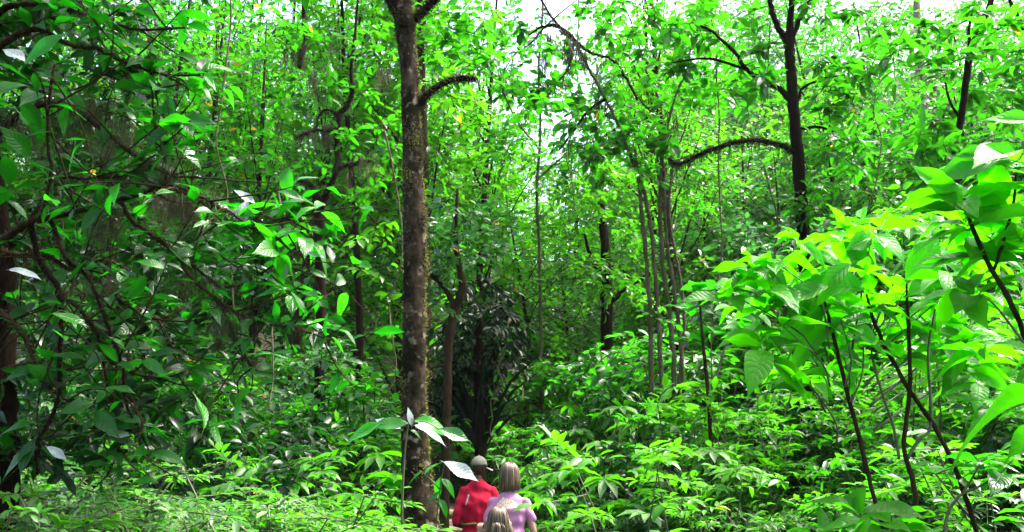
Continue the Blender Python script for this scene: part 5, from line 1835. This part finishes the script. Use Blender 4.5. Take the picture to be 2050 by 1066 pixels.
# ================================================================== labels that single out each repeat
MARKS = [(-40, 'at the left edge'), (120, 'under the dark boughs'), (330, 'beneath the arching boughs'), (520, 'left of the dark forked trunk'), (650, 'around the dark forked trunk'), (770, 'left of the tall mossy trunk'), (850, 'around the tall mossy trunk'), (960, 'behind the man in red'),
         (1070, 'right of the woman'), (1200, 'left of the mossy stems'), (1320, 'around the mossy stems'), (1450, 'right of the mossy stems'), (1600, 'around the black-barked trunk'), (1760, 'behind the bare stems'), (1920, 'below the leaning trunk'), (2080, 'at the right edge')]
BASE = {}
ORD = ['', 'second', 'third', 'fourth', 'fifth', 'sixth', 'seventh', 'eighth', 'ninth', 'tenth', 'eleventh', 'twelfth', 'thirteenth', 'fourteenth', 'fifteenth', 'sixteenth', 'seventeenth', 'eighteenth', 'nineteenth', 'twentieth'] + ['%dth' % i for i in range(21, 90)]
SHORT = {
    'feathery undergrowth at bottom left': 'low feathery small-leaved plant', 'ferns at bottom left': 'pale arching fern', 'layered shrubs left of the trunk': 'bright layered shrub', 'umbrella plants left of the trunk': 'umbrella-leaved plant',
    'dark bushes on the left': 'dark shaded bush', 'bushes behind the boughs': 'leafy green bush', 'layered shrubs on the bank': 'bright layered shrub', 'mid-green shrubs on the bank': 'mid-green layered shrub', 'ferns on the bank': 'arching fern', 'shrubs past the right edge': 'mid-green outlying layered shrub',
    'umbrella plants on the bank': 'umbrella-leaved plant', 'small-leaved plants on the bank': 'low small-leaved plant', 'dark bushes on the bank': 'dark shaded bush', 'bushes on the slope': 'leafy slope bush', 'shrubs beyond the walkers': 'small bright layered shrub',
    'umbrella plants beyond the walkers': 'small umbrella-leaved plant', 'small plants along the path': 'tiny small-leaved path plant', 'bushes at the end of the path': 'leafy bush closing the path',
    'trees of the green wall on the left': 'tall leafy tree', 'small trees under the sky gap': 'small leafy tree', 'young trees on the bank': 'young leafy tree', 'far trees on the left': 'bright far tree', 'far trees under the sky gap': 'low far tree', 'far trees on the slope': 'pale far tree'}
buckets = {}
for o in list(COL.objects):
    g = o.get('group')
    if o.parent is None and g in SHORT:
        v = np.array(o.location) - CAM
        dep = float(v @ _f)
        px = 1025 + FPX * float(v @ _r) / dep
        mk = min(MARKS, key=lambda q_: abs(q_[0] - px))[1]
        buckets.setdefault((SHORT[g], mk), []).append((dep, px, o))
for (s_, mk), items in buckets.items():
    items.sort(key=lambda q_: q_[0])
    for i, (dep, px, o) in enumerate(items):
        if len(items) == 1:
            o['label'] = s_ + ' ' + mk
        else:
            o['label'] = s_ + ' ' + mk + ', ' + (('the ' + (ORD[i] + ' ' if i else '') + 'closest') if i < len(items) - 1 or len(items) > 12 else 'the farthest back') + ' one'

# ================================================================== light haze in the air of the clearing
m_, nt, out = nodes_of('haze_air')
pv_ = nt.nodes.new('ShaderNodeVolumePrincipled')
pv_.inputs['Color'].default_value = (0.92, 0.97, 0.95, 1)
pv_.inputs['Density'].default_value = 0.00016
pv_.inputs['Anisotropy'].default_value = 0.2
nt.links.new(pv_.outputs[0], out.inputs['Volume'])
bm = bmesh.new()
bmesh.ops.create_cube(bm, size=1.0)
zmin = float(ZZ.min()) - 1.0
zmax = float(ZZ.max()) + 22.0
for v in bm.verts:
    v.co = Vector((v.co.x * 620, v.co.y * 460 + 180, zmin + (v.co.z + .5) * (zmax - zmin)))
me = bpy.data.meshes.new('haze')
bm.to_mesh(me)
bm.free()
me.materials.append(m_)
hz = put('haze', me)
tag(hz, 'thin pale haze in the humid forest air', 'haze', kind='stuff')
